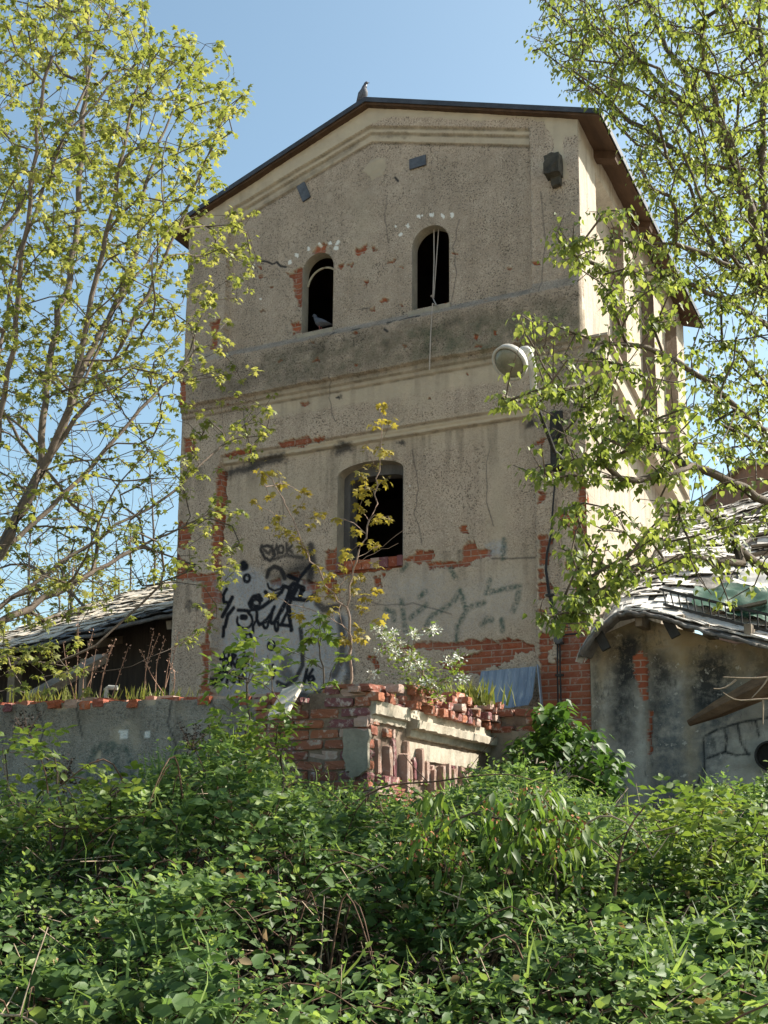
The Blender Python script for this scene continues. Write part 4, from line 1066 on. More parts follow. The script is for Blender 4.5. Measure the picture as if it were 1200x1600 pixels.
def left_shed():
    ev = FPS([(292, 950), (230, 962), (150, 984), (80, 1001), (0, 1017)], .5); rd = FPS([(284, 902), (200, 926), (140, 944), (90, 960), (0, 988)], 7.0)
    root = thing('lean_to_shed', 'collapsing dark shed with sagging sunlit roof left of the tower', 'shed', (-7.5, 1.0, 0))
    n, m_ = 90, 60
    xs = np.linspace(-5.66, -13.0, n); t = np.linspace(0, 1, m_)
    def z_at(c, x):
        s = np.polyfit(c[:, 0], c[:, 2], 1); zz = np.interp(x, c[::-1, 0], c[::-1, 2])
        return np.where(x < c[-1, 0], np.polyval(s, x), zz)
    ze, zr = z_at(ev, xs), z_at(rd, xs)
    Tt, _ = np.meshgrid(t, xs); X = np.repeat(xs[:, None], m_, 1); Z = ze[:, None] * (1 - Tt) + zr[:, None] * Tt; Vv = .5 + Tt * 6.5
    steps = ((Vv * 2.6) % 1) * .035
    Z = Z - steps + (fbm(X * 1.6, Vv * 1.6, 80) - .5) * .12 + (fbm(X * 9, Vv * 9, 81) - .5) * .04
    Vv = Vv + np.where(Tt == 0, (fbm(X * 7, X * 0, 82) - .5) * .25, 0)
    bd = 3.0 + (X + 5.6) * .6 + (fbm(X * 2, Vv * 2, 83) - .5) * 1.2  # two coverings split at the tower's shadow edge, its shade put into colour
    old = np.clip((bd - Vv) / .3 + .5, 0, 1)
    PL = np.stack([X, Vv, Z], -1)
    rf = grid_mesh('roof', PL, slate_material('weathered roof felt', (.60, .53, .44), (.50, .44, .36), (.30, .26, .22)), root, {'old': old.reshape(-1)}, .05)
    rf.modifiers['thickness'].offset = 1
    bnd = lambda p: p[1] < 3.0 + (p[0] + 5.6) * .6 + .5 * math.sin(p[0] * 3)  # same painted shadow edge, dividing dark tiles from pale ones
    tiles('slates', PL, tile_material('shade toned slates', [(.06, .06, .065), (.10, .10, .105), (.15, .15, .15)], .35), rf, 26, 34, .22, .34, 3, lambda p: .10, 0, 1, .012, bnd)
    tiles('shingles', PL, tile_material('sun toned shingles', [(.34, .30, .25), (.46, .41, .34), (.55, .49, .40)], .3), rf, 26, 34, .22, .34, 4, lambda p: .16, 0, 1, .012, lambda p: not bnd(p))
    mb = MB(); we = lambda x: float(np.interp(x, xs[::-1], ze[::-1])) + .27
    mb.add([(-13, 1.3, 0), (-5.66, 1.3, 0), (-5.66, 1.3, we(-5.66)), (-7, 1.3, we(-7)), (-8.5, 1.3, we(-8.5)), (-10, 1.3, we(-10)), (-13, 1.3, we(-13))], [(0, 1, 2, 3, 4, 5, 6)])
    mb.add([(-13, 6.9, 0), (-5.66, 6.9, 0), (-5.66, 6.9, 5.8), (-13, 6.9, 4.2)], [(0, 1, 2, 3)]); build('wall', mb, plain('dark boards', (.042, .034, .028), (.022, .018, .016), 6, stretch=(4, 1, .3)), root)
    mb = MB()
    for x in (-6.2, -7.6, -9.0, -10.6): mb.beam((x, .62, np.interp(x, ev[::-1, 0], ev[::-1, 2]) - .16), (x, 3, np.interp(x, ev[::-1, 0], ev[::-1, 2]) + .45), .09, .12)
    build('rafter', mb, M_timber, root)
    mb = MB(); mb.box(-6.02, -5.66, .75, 1.3, 0, 4.35); build('pier', mb, M_plain, root)
    for x in (-7.9, -9.3): mb = MB(); mb.box(x - .07, x + .07, .85, 1.0, 0, 4.1); build('post', mb, M_timber, root)
left_shed()
a, b = w2f(AD(50, 1090, 13.2)), w2f(AD(160, 1028, 14.6)); mb = MB(); mb.beam(a, b, .18, .10); tag(build('fallen_beam', mb, M_timber, p=a), 'grey beam leaning under the left shed roof behind the low wall', 'beam')
q = [w2f(AD(x, y, 10.3)) for x, y in ((166, 1092), (166, 1077), (170, 1074), (184, 1075))]; mb = MB(); mb.tube(q, .022, 8); tag(build('pipe', mb, M_enamel, p=q[0]), 'short white bent pipe standing on top of the low wall', 'pipe')

# ================================================================ shed on the right
def shed_material():
    s = NT('stained render')
    c = s.mix(s.ramp(s.noise(2.0, 6), .35, .65), (.42, .39, .325), (.30, .28, .24))
    c = s.mix(s.math('MULTIPLY', s.ramp(s.noise(5, 5, .6, s.scale((1, 1, .25))), .45, .7), .5), c, (.16, .15, .13))
    n = s.ramp(s.noise(8, 6, .7), .3, .62)
    c = s.mix(s.math('MULTIPLY', s.attr('ochre'), s.ramp(s.noise(4, 5), .2, .6)), c, (.36, .275, .15))
    c = s.mix(s.math('MULTIPLY', s.attr('light'), s.ramp(s.noise(6, 6, .7), .3, .6)), c, (.50, .48, .43))
    c = s.mix(s.math('MULTIPLY', s.attr('blue'), n), c, (.075, .092, .105))
    c = s.mix(s.math('MULTIPLY', s.attr('dark'), s.ramp(s.noise(7, 7, .8), .30, .52)), c, (.018, .021, .024))
    c = s.mix(s.math('MULTIPLY', s.ramp(s.noise(6, 7, .75, s.scale((1, 1, .4))), .56, .66), .75), c, (.05, .052, .05))
    c = s.mix(s.math('MULTIPLY', s.ramp(s.noise(8, 7, .75), .60, .64), .8), c, (.50, .47, .41))
    bc, bf = s.bricktex(BR1, BR2, MORT, s.wallvec()); c = s.mix(s.attr('brick'), c, bc)
    c = s.mix(s.attr('white'), c, (.62, .64, .68)); c = s.mix(s.attr('black'), c, (.02, .022, .035))
    s.color(c); s.bump(s.math('ADD', s.noise(24, 6, .7), s.noise(90, 2)), .5, .015); return s.m
SV = .065
def right_shed():
    root = thing('ruined_shed', 'derelict shed with stained streaky wall and collapsing slate roof right of the tower', 'shed', (1.9, SV, 0))
    xs = np.arange(.004, 4.4, .016); zs = np.arange(.9, 4.25, .016)
    X, Z = np.meshgrid(xs, zs, indexing='ij'); p = Painter(X, Z, SV, 31)
    p.soft('ochre', [(920, 940), (1300, 940), (1300, 1060), (1100, 1060), (1010, 1040), (955, 1040), (955, 1300), (945, 1300), (930, 1120)], .8, .12)
    p.soft('ochre', [(1068, 1040), (1085, 1040), (1088, 1250), (1070, 1250)], .7, .06)
    p.soft('dark', [(953, 990), (1012, 985), (1014, 1060), (985, 1080), (985, 1150), (960, 1150)], .95, .12); p.soft('dark', [(1014, 1010), (1040, 1020), (1062, 1060), (1035, 1080), (1030, 1130), (1016, 1140)], .9, .10)
    p.soft('dark', [(1085, 1020), (1140, 1015), (1150, 1060), (1130, 1120), (1082, 1120), (1078, 1060)], .9, .10); p.soft('dark', [(1160, 1010), (1300, 1010), (1300, 1100), (1170, 1090)], .6, .15); p.soft('dark', [(930, 1000), (938, 1000), (940, 1180), (930, 1180)], .7, .05)
    p.soft('blue', [(1015, 1080), (1072, 1080), (1070, 1290), (1017, 1290)], .95, .1); p.soft('blue', [(1080, 1090), (1150, 1080), (1160, 1140), (1100, 1250), (1082, 1250)], .9, .12); p.soft('blue', [(965, 1080), (990, 1080), (990, 1300), (968, 1300)], .7, .1); p.soft('blue', [(1100, 1130), (1300, 1100), (1300, 1150), (1100, 1160)], .5, .1)
    p.soft('light', [(1040, 1045), (1072, 1060), (1070, 1090), (1045, 1100), (1035, 1080)], .9, .08); p.soft('light', [(930, 1060), (962, 1060), (960, 1260), (935, 1260)], .6, .08); p.soft('light', [(985, 1090), (1012, 1090), (1012, 1280), (990, 1280)], .5, .08)
    p.soft('light', [(1100, 1155), (1130, 1135), (1300, 1115), (1300, 1250), (1105, 1250)], .75, .05); p.soft('light', [(1040, 1100), (1070, 1100), (1068, 1160), (1045, 1160)], .5, .06)
    p.poly('brick', [(990, 1030), (1000, 1020), (1011, 1018), (1011, 1105), (1003, 1085), (1001, 1075), (992, 1055), (987, 1045)]); p.poly('brick', [(1013, 1110), (1018, 1110), (1019, 1180), (1014, 1180)], 1, .5)
    crack = [[(1099, 1152), (1101, 1200), (1100, 1215)], [(1099, 1152), (1120, 1140), (1160, 1128), (1220, 1118)], [(1131, 1138), (1136, 1155), (1133, 1175), (1105, 1185)], [(1152, 1131), (1158, 1160), (1170, 1180)], [(1133, 1175), (1150, 1180), (1172, 1178)], [(1101, 1200), (1090, 1225), (1080, 1235)], [(1180, 1125), (1186, 1150)]]
    for q in crack: p.stroke('dark', q, .012, 1)
    p.poly('white', [(1135, 1268), (1300, 1262), (1300, 1400), (1128, 1400)], .9, .5)
    for q in ([(1150, 1275), (1148, 1330)], [(1150, 1275), (1165, 1275), (1163, 1295), (1150, 1300)], [(1175, 1272), (1172, 1325), (1190, 1325)], [(1195, 1272), (1215, 1275), (1200, 1300), (1215, 1325)], [(1140, 1340), (1160, 1350), (1150, 1370)], [(1225, 1270), (1225, 1330)]): p.stroke('black', q, .05, 1, .02)
    P = np.where(X < .60, .06, 0) + np.where(Z > 3.62, .03, 0) - p.get('brick') * (.02 + .01 * brick_relief(X, Z)) + (fbm(X * 12, Z * 12, 90) - .5) * .016 + (fbm(X * 2, Z * 2, 91) - .5) * .03 - np.clip(p.get('dark') - .95, 0, 1) * .1
    V = np.stack([X, SV - P, np.minimum(Z, 3.58 + .34 * np.clip(1 - np.abs(X - .6) / .95, 0, 1))], -1)
    at = {k: p.get(k).reshape(-1) for k in ('ochre', 'dark', 'blue', 'light', 'brick', 'white', 'black')}
    grid_mesh('wall', V, shed_material(), root, at)
    mb = MB(); mb.box(.01, 4.4, SV + .05, SV + .3, 0, 3.55); mb.box(.01, 4.39, SV - .02, SV + .05, 0, .92); mb.box(4.2, 4.42, SV + .3, 6, 0, 6.0); build('core', mb, M_plain, root)
    # roof: from the drooping eave up to the back
    ev = FPS([(903, 1016), (921, 992), (940, 970), (962, 955), (985, 948), (1020, 955), (1060, 967), (1110, 984), (1160, 995), (1200, 1003), (1300, 1010)], -.5)
    X0 = np.array([.02, .02, .02, .06, .25, .6, 1.0, 1.5, 2.0, 2.3, 3.6])
    zr = np.array([6.55, 6.55, 6.55, 6.56, 6.6, 6.7, 6.8, 6.9, 7.0, 7.05, 7.2])
    n, m_ = 110, 90
    k = np.linspace(0, len(ev) - 1, n); ii = np.arange(len(ev))
    E = np.stack([np.interp(k, ii, ev[:, c]) for c in range(3)], -1); xb = np.interp(k, ii, X0) + np.interp(k, ii, np.linspace(0, .8, len(ev))); zb = np.interp(k, ii, zr)
    for _ in range(2): E[1:-1] = (E[:-2] + 2 * E[1:-1] + E[2:]) / 4
    t = np.linspace(0, 1, m_)
    P = np.zeros((n, m_, 3)); tt = t[None, :]
    tj = tt ** .85
    # a bend: the flap at the eave hangs, then the roof climbs
    b0 = np.maximum(E[:, None, 2] + .10, 3.62)
    base_z = b0 + (zb[:, None] - b0) * ((tt * 5.9 - .55) / 5.35)
    flap = np.clip(1 - tt / .14, 0, 1)
    P[..., 0] = E[:, None, 0] + (np.maximum(xb[:, None], .03) - E[:, None, 0]) * np.clip(tt / .12, 0, 1)
    P[..., 1] = -.5 + tt * 5.9
    P[:, 0, 1] += (fbm(E[:, 0] * 9, E[:, 0] * 0, 98) - .5) * .16; E[:, 2] += (fbm(E[:, 0] * 12, E[:, 0] * 0, 99) - .5) * .05
    P[..., 2] = base_z * (1 - flap) + E[:, None, 2] * flap
    P[..., 2] += (fbm(P[..., 0] * 1.3, P[..., 1] * 1.3, 95) - .5) * .22 * (1 - flap) + (fbm(P[..., 0] * 8, P[..., 1] * 8, 96) - .5) * .05 - ((P[..., 1] * 2.4) % 1) * .035
    bare = (fbm(P[..., 0] * 1.2 + 9, P[..., 1] * 1.2, 97) > .58)
    rf = grid_mesh('roof', P, slate_material('broken slates', (.30, .27, .23), (.20, .175, .15), (.08, .07, .06), 1.5), root, {'old': np.where(bare, .55, 0).reshape(-1)}, .03)
    hole = lambda p: .92 if (1.1 < p[0] < 3.5 and .2 < p[1] < 2.2 and math.sin(p[0] * 4 + p[1] * 3) > -.2) else (.30 if math.sin(p[0] * 5.1 + p[1] * 2.3) > .75 else .07)
    tiles('slates', P, tile_material('pale slates', [(.36, .345, .32), (.56, .53, .49), (.68, .65, .60)], .5), rf, 36, 34, .17, .26, 5, hole, .02)
    # snow guard: iron rails with bars
    def onroof(x, y, v): return FP(x, y, v)
    g_ = MB(); a0, a1 = onroof(1030, 920, -.12), onroof(1215, 964, -.12); b0, b1 = onroof(1036, 944, -.15), onroof(1215, 990, -.15)
    g_.beam(a0, a1, .012, .03); g_.beam(b0, b1, .012, .03)
    for q in np.linspace(.03, .97, 15): g_.beam(a0 + (a1 - a0) * q, b0 + (b1 - b0) * q, .012, .02, (0, 1, 0))
    build('snow_guard', g_, M_iron, root)
    for x in (1000, 1065, 1105, 1170):
        a = FP(x, 985 if x < 1100 else 1000, -.30); mb = MB(); mb.beam(a + (0, -.05, .10), a + (0, .5, .12), .07, .12); build('rafter', mb, M_timber, root)
    for x, y in ((942, 1005), (1050, 985)):
        a = FP(x, y, -.35); mb = MB(); mb.beam(a + (-.05, 0, .12), a + (.04, .0, -.07), .05, .10); build('bracket', mb, M_iron, root)
    a, b = FP(1112, 1250, SV - .07), FP(1320, 1250, SV - .07); mb = MB(); mb.box(a[0], b[0], SV - .14, SV + .02, a[2] - .035, a[2] + .035); build('iron_lintel', mb, M_rust, root)
    c = FP(1206, 1182, SV); ax = [(1, 0, 0)] * 5; az = [(0, 0, 1)] * 5; r = .155
    mb = MB(); mb.rings([(c[0], y, c[2]) for y in (SV + .1, SV - .13, SV - .13, SV - .07, SV - .06)], ax, az, [r, r, r - .02, r - .02, .001], [r, r, r - .02, r - .02, .001], 28, cap=False); build('pipe_ring', mb, M_iron, root)
    mb = MB(); mb.rings([(c[0], SV - .075, c[2]), (c[0], SV - .074, c[2])], ax[:2], az[:2], [r - .015, .001], [r - .015, .001], 28, cap=False); build('pipe_opening', mb, M_dark, root)  # black disc standing for the dark hollow of the pipe
    return P
RROOF = right_shed()
def rroof(x, v):
    d = (RROOF[..., 0] - x) ** 2 + (RROOF[..., 1] - v) ** 2; return RROOF.reshape(-1, 3)[d.argmin()].copy()
# green and white sheeting on that roof
def drape(name, label, cat, x0, x1, v0, v1, lift, mat, seed):
    n, m_ = 40, 26; V = np.zeros((n, m_, 3))
    for i, x in enumerate(np.linspace(x0, x1, n)):
        for j, v in enumerate(np.linspace(v0, v1, m_)):
            p = rroof(x, v); V[i, j] = (x, v, p[2])
    Z = V[..., 2]
    for _ in range(6): Z[1:-1, 1:-1] = (Z[:-2, 1:-1] + Z[2:, 1:-1] + Z[1:-1, :-2] + Z[1:-1, 2:]) / 4
    V[..., 2] += lift + (fbm(V[..., 0] * 5, V[..., 1] * 5, seed) - .4) * .16
    V[..., 0] += (fbm(V[..., 0] * 3, V[..., 1] * 3, seed + 1) - .5) * .2; V[..., 1] += (fbm(V[..., 0] * 3, V[..., 1] * 3, seed + 2) - .5) * .2
    i = np.arange(n - 1)[:, None] * m_ + np.arange(m_ - 1)[None]; F = np.stack([i, i + m_, i + m_ + 1, i + 1], -1).reshape(-1, 4)
    return tag(mesh_obj(name, V.reshape(-1, 3), F, mat, p=V[n // 2, 0]), label, cat)
drape('tarpaulin', 'dark green crumpled tarpaulin behind the snow guard on the right shed roof', 'tarpaulin', 1.1, 2.9, .0, .75, .10, plain('green tarpaulin', (.035, .09, .055), (.02, .05, .035), 5, .5), 101)
drape('plastic_sheet', 'pale grey plastic sheet spread on the right shed roof', 'sheeting', 1.5, 3.4, .8, 1.7, .09, plain('pale sheet', (.62, .60, .56), (.48, .46, .43), 3, .6), 111)
def boards():
    g = np.random.default_rng(12)
    spec = [('long grey board lying across a dark gap in the right shed roof', 1.6, 1.9, 1.5, .1), ('tilted grey board just above the pale plastic sheet', 2.1, 2.3, 1.3, -.15), ('uppermost grey board on the right shed roof', 2.0, 2.75, 1.2, .2), ('short grey board on the right shed roof near the tower', .7, 1.5, .7, .5), ('brown splintered board tangled in the snow guard', 1.55, .15, .7, .35)]
    for lab, x, v, l, a in spec:
        p = rroof(x, v) + (0, 0, .10); d = np.array([math.cos(a), math.sin(a) * .6, math.sin(a) * .35]) * l / 2
        mb = MB(); mb.beam(p - d, p + d + (0, 0, .05), .13, .03); tag(build('loose_board', mb, M_timber, p=p), lab, 'board', 'boards on the right shed roof')
boards()
a, b = w2f(AD(1076, 1130, 11.6)), w2f(AD(1235, 1052, 11.0)); mb = MB(); mb.tube([a, a * .7 + b * .3, a * .3 + b * .7, b], [.035, .09, .125, .14], 7)
tag(build('broken_rafter', mb, plain('brown rafter', (.19, .12, .07), (.085, .052, .032), 8, stretch=(.4, 1, 1), bump=.8), p=a), 'splintered brown rafter slanting down in front of the stained shed wall', 'rafter')
# house and parapet far behind
M_far = plain('far render', (.45, .36, .28), (.36, .28, .21), 2); M_tiles = plain('far tiles', (.27, .12, .075), (.19, .085, .055), 6)
def far_house():
    c = AD(60, 960, 42); x, y = c[0], c[1]
    root = thing('distant_house', 'distant pale house with red tiled roof behind the bare trees', 'house', (x, y, 0), 'W')
    mb = MB(); mb.box(x - 6, x + 3.5, y, y + 8, 0, 7.2); build('wall', mb, M_far, root)
    mb = MB(); mb.add([(x - 6.4, y - .4, 7.1), (x + 3.9, y - .4, 7.1), (x + 3.9, y + 4, 9.6), (x - 6.4, y + 4, 9.6), (x + 3.9, y + 8.4, 7.1), (x - 6.4, y + 8.4, 7.1)], [(0, 1, 2, 3), (3, 2, 4, 5), (1, 4, 2), (0, 3, 5)]); build('roof', mb, M_tiles, root)
    for q in (-4.6, -2.2, .2, 2.2): mb = MB(); mb.box(x + q - .45, x + q + .45, y - .03, y + .05, 5.2, 6.5); build('window', mb, M_dark, root)
far_house()
def far_wall():
    c = AD(1185, 745, 21); root = thing('brick_outbuilding', 'brown brick outbuilding with flat top far behind the right shed', 'building', (c[0], c[1], 0), 'W')
    mb = MB(); mb.box(c[0] - .25, c[0] + 4, c[1], c[1] + 3, 0, c[2] + .22); build('wall', mb, plain('brown brick', (.25, .15, .10), (.17, .10, .07), 9), root)
    mb = MB(); mb.box(c[0] - .33, c[0] + 4.1, c[1] - .08, c[1] + 3, c[2] + .221, c[2] + .33); build('coping', mb, M_slab, root)
far_wall()
# ================================================================ vegetation
OVATE = (np.array([(0, 0, 0), (-.27, .30, .05), (-.24, .62, .06), (0, 1, -.06), (.24, .62, .06), (.27, .30, .05), (0, .48, -.015)]), [(0, 1, 6), (1, 2, 6), (2, 3, 6), (3, 4, 6), (4, 5, 6), (5, 0, 6)])
LONG = (np.array([(0, 0, 0), (-.15, .30, .03), (-.14, .65, .02), (0, 1, -.14), (.14, .65, .02), (.15, .30, .03), (0, .48, .0)]), OVATE[1])
SMALL = (np.array([(0, 0, 0), (-.30, .45, .07), (0, 1, -.05), (.30, .45, .07)]), [(0, 1, 2), (0, 2, 3)])
HEART = (np.array([(0, .0, 0), (-.36, .10, .04), (-.34, .36, .05), (0, 1, -.08), (.34, .36, .05), (.36, .10, .04), (0, .35, -.02)]), OVATE[1])
LOBED = (np.array([(0, 0, 0), (-.42, .12, -.06), (-.24, .33, .03), (-.52, .66, -.10), (-.17, .62, .02), (0, 1, -.16), (.17, .62, .02), (.52, .66, -.10), (.24, .33, .03), (.42, .12, -.06), (0, .36, .04)]),
         [(i, i + 1, 10) for i in range(9)] + [(9, 0, 10)])
BLADE = (np.array([(-.028, 0, 0), (.028, 0, 0), (-.026, .5, .04), (.026, .5, .04), (0, 1, -.12)]), [(0, 1, 3), (0, 3, 2), (2, 3, 4)])
def unit(a):
    return a / (np.linalg.norm(a, axis=-1, keepdims=True) + 1e-9)
class Leaves:
    def __init__(s): s.V = []; s.F = []; s.T = []; s.n = 0
    def add(s, tpl, P, D, N, L, tint):
        P = np.atleast_2d(P); D = unit(np.atleast_2d(D)); X = unit(np.cross(D, np.atleast_2d(N))); Z = np.cross(X, D)
        L = np.broadcast_to(np.asarray(L, float), (len(P),))
        T, F = tpl
        V = P[:, None] + L[:, None, None] * (T[None, :, :1] * X[:, None] + T[None, :, 1:2] * D[:, None] + T[None, :, 2:] * Z[:, None])
        k = len(T)
        F = np.array(F)[None] + (np.arange(len(P)) * k)[:, None, None] + s.n
        s.V.append(V.reshape(-1, 3)); s.F.append(F.reshape(-1, 3)); s.T.append(np.repeat(np.broadcast_to(tint, (len(P),)), k)); s.n += len(P) * k
    def build(s, name, mat, parent=None, p=(0, 0, 0), kind=None):
        return mesh_obj(name, np.concatenate(s.V), np.concatenate(s.F), mat, parent, p, 'W', {'tint': np.concatenate(s.T)}, kind=kind)
def tubes_np(name, chains, mat, parent, p=(0, 0, 0), kind=None):
    """chains: list of (points, radii, sides); one mesh of quads"""
    VV = []; FF = []; n0 = 0
    for P, r, n in chains:
        P = np.asarray(P); m_ = len(P)
        D = unit(np.gradient(P, axis=0)); ref = np.where(np.abs(D[:, 2:3]) < .9, [[0, 0, 1.0]], [[1.0, 0, 0]])
        X = unit(np.cross(D, ref)); Y = np.cross(D, X)
        a = np.arange(n) * 2 * math.pi / n
        V = P[:, None] + (X[:, None] * np.cos(a)[None, :, None] + Y[:, None] * np.sin(a)[None, :, None]) * np.broadcast_to(r, (m_,))[:, None, None]
        i = np.arange(m_ - 1)[:, None] * n; j = np.arange(n)[None]; k = (j + 1) % n
        F = np.stack([i + j, i + n + j, i + n + k, i + k], -1).reshape(-1, 4) + n0
        VV.append(V.reshape(-1, 3)); FF.append(F); n0 += m_ * n
    return mesh_obj(name, np.concatenate(VV), np.concatenate(FF), mat, parent, p, 'W', smooth=True, kind=kind)
def resample(P, seg):
    P = np.asarray(P, float); d = np.r_[0, np.cumsum(np.linalg.norm(np.diff(P, axis=0), axis=1))]
    n = max(2, int(d[-1] / seg) + 1); t = np.linspace(0, d[-1], n)
    Q = np.stack([np.interp(t, d, P[:, c]) for c in range(3)], -1)
    for _ in range(2): Q[1:-1] = (Q[:-2] + 2 * Q[1:-1] + Q[2:]) / 4
    return Q
class Tree:
    def __init__(s, seed, seg=.18):
        s.P = []; s.par = []; s.D = []; s.g = np.random.default_rng(seed); s.seg = seg; s.tips = []; s.minr = []
    def limb(s, pts, r_end=.006, attach=True):
        Q = resample(pts, s.seg); par = -1
        if s.P and attach: par = int(np.linalg.norm(np.array(s.P) - Q[0], axis=1).argmin())
        for i, q in enumerate(Q):
            s.P.append(q + (s.g.normal(0, .012, 3) if i else 0)); s.D.append(unit(Q[min(i + 1, len(Q) - 1)] - Q[max(i - 1, 0)])); s.par.append(par); par = len(s.P) - 1
        s.tips.append(par)
    def grow(s, A, up=.25, wander=.05, cosw=.75):
        A = np.asarray(A); P0 = np.array(s.P)
        d0 = np.array([np.linalg.norm(P0 - a, axis=1).min() for a in A])
        for a in A[np.argsort(d0)]:
            P = np.array(s.P); D = np.array(s.D)
            v = a - P; d = np.linalg.norm(v, axis=1) + 1e-6
            cost = d * (1.5 - cosw * (v * D).sum(1) / d) + .6 * np.maximum(0, P[:, 2] - a[2])
            k = int(cost.argmin()); n = max(1, int(round(d[k] / s.seg)))
            p0 = P[k]; c = p0 + D[k] * d[k] * .35 + np.array([0, 0, up * d[k] * .25]) + s.g.normal(0, wander, 3) * d[k]
            par = k
            for i in range(1, n + 1):
                t = i / n; q = (1 - t) ** 2 * p0 + 2 * t * (1 - t) * c + t * t * a
                if i < n: q = q + s.g.normal(0, .010, 3)
                s.P.append(q); s.par.append(par); s.D.append(unit(q - s.P[par])); par = len(s.P) - 1
            s.tips.append(par)
    def chains(s, rtip=.0028, ex=.46, rmax=.2):
        n = len(s.P); cnt = np.zeros(n)
        for t in set(s.tips): cnt[t] += 1
        ch = [[] for _ in range(n)]
        for i in range(n - 1, -1, -1):
            if s.par[i] >= 0: cnt[s.par[i]] += cnt[i]; ch[s.par[i]].append(i)
        r = np.minimum(rtip * np.maximum(cnt, 1) ** ex, rmax); out = []
        st = [(i, None) for i in range(n) if s.par[i] < 0]
        while st:
            i, pre = st.pop(); c = [] if pre is None else [pre]
            while True:
                c.append(i)
                if not ch[i]: break
                o = sorted(ch[i], key=lambda q: -cnt[q]); st += [(q, i) for q in o[1:]]; i = o[0]
            if len(c) < 2: continue
            rr = r[c].copy()
            if pre is not None: rr[0] = rr[1]
            mx = rr.max(); out.append((np.array(s.P)[c] if False else np.array([s.P[q] for q in c]), rr, 3 if mx < .006 else 5 if mx < .02 else 8))
        return out
def in_px(poly, n, y0, y1, g, dens=None):
    """points spread through a depth range of the space seen inside an outline"""
    poly = np.array(poly, float); lo, hi = poly.min(0), poly.max(0); out = []
    while len(out) < n:
        q = g.uniform(lo, hi, (n * 3, 2)); q = q[inpoly(poly, q[:, 0], q[:, 1])]
        if dens is not None: q = q[g.random(len(q)) < dens(q)]
        out += list(q)
    return np.array([AD(x, y, g.uniform(y0, y1)) for x, y in out[:n]])
def L3(pts, Y0, Y1):
    return [AD(x, y, Y0 + (Y1 - Y0) * i / (len(pts) - 1)) for i, (x, y) in enumerate(pts)]

M_bark = plain('grey bark', (.145, .115, .09), (.075, .06, .047), 8, bump=.6)
M_bark_dark = plain('dark bark', (.11, .085, .06), (.055, .042, .03), 9, bump=.7)
M_twig = plain('pale stems', (.30, .22, .17), (.18, .13, .10), 9)
M_cane = plain('bramble canes', (.12, .07, .045), (.06, .035, .022), 9)
M_cane_pale = plain('dry canes', (.38, .30, .22), (.24, .18, .13), 9)
M_maple = leaf_material('young maple leaves', (.085, .12, .025), (.20, .235, .055), (.34, .345, .13), .5)
M_birch = leaf_material('poplar leaves', (.06, .10, .02), (.165, .215, .048), (.31, .335, .11), .56)
M_yell = leaf_material('bronze young leaves', (.14, .10, .02), (.26, .22, .04), (.38, .33, .08), .45)
M_bush = leaf_material('bramble leaves', (.032, .070, .024), (.092, .174, .054), (.25, .335, .10), .48, .28)
M_elder = leaf_material('elder leaves', (.055, .105, .02), (.115, .185, .034), (.205, .26, .06), .45)
M_lilac = leaf_material('broad leaves', (.026, .070, .014), (.052, .115, .024), (.12, .20, .04), .42, .4)
M_cherry = leaf_material('cherry leaves', (.035, .08, .016), (.08, .155, .028), (.21, .27, .05), .48, .45)
M_far_l = leaf_material('distant leaves', (.08, .10, .03), (.17, .18, .05), (.27, .26, .10), .4)
M_white_fl = plain('white blossom', (.82, .82, .76), (.66, .68, .55), 20)
M_grass = leaf_material('grass blades', (.06, .10, .02), (.13, .17, .03), (.28, .27, .09), .4)
Zup = np.array([0, 0, 1.0])

def whorl(lv, P, g, n, L, tpl, spread=.05, droop=.5, t0=.2, t1=.9):
    """a tuft of leaves around every point of P"""
    m_ = len(P); k = n * m_
    a = g.uniform(0, 2 * math.pi, k); q = np.repeat(P, n, 0)
    h = np.stack([np.cos(a), np.sin(a), np.zeros(k)], 1)
    D = h * g.uniform(.5, 1, (k, 1)) + Zup * (g.normal(-droop, .45, (k, 1)))
    N = Zup * 1.0 + h * .5 + g.normal(0, .35, (k, 3))
    base = np.repeat(g.uniform(t0, t1, m_), n)
    lv.add(tpl, q + h * g.uniform(0, spread, (k, 1)) + g.normal(0, spread * .7, (k, 3)), D, N, L * g.uniform(.6, 1.2, k), np.clip(base + g.normal(0, .12, k), 0, 1))

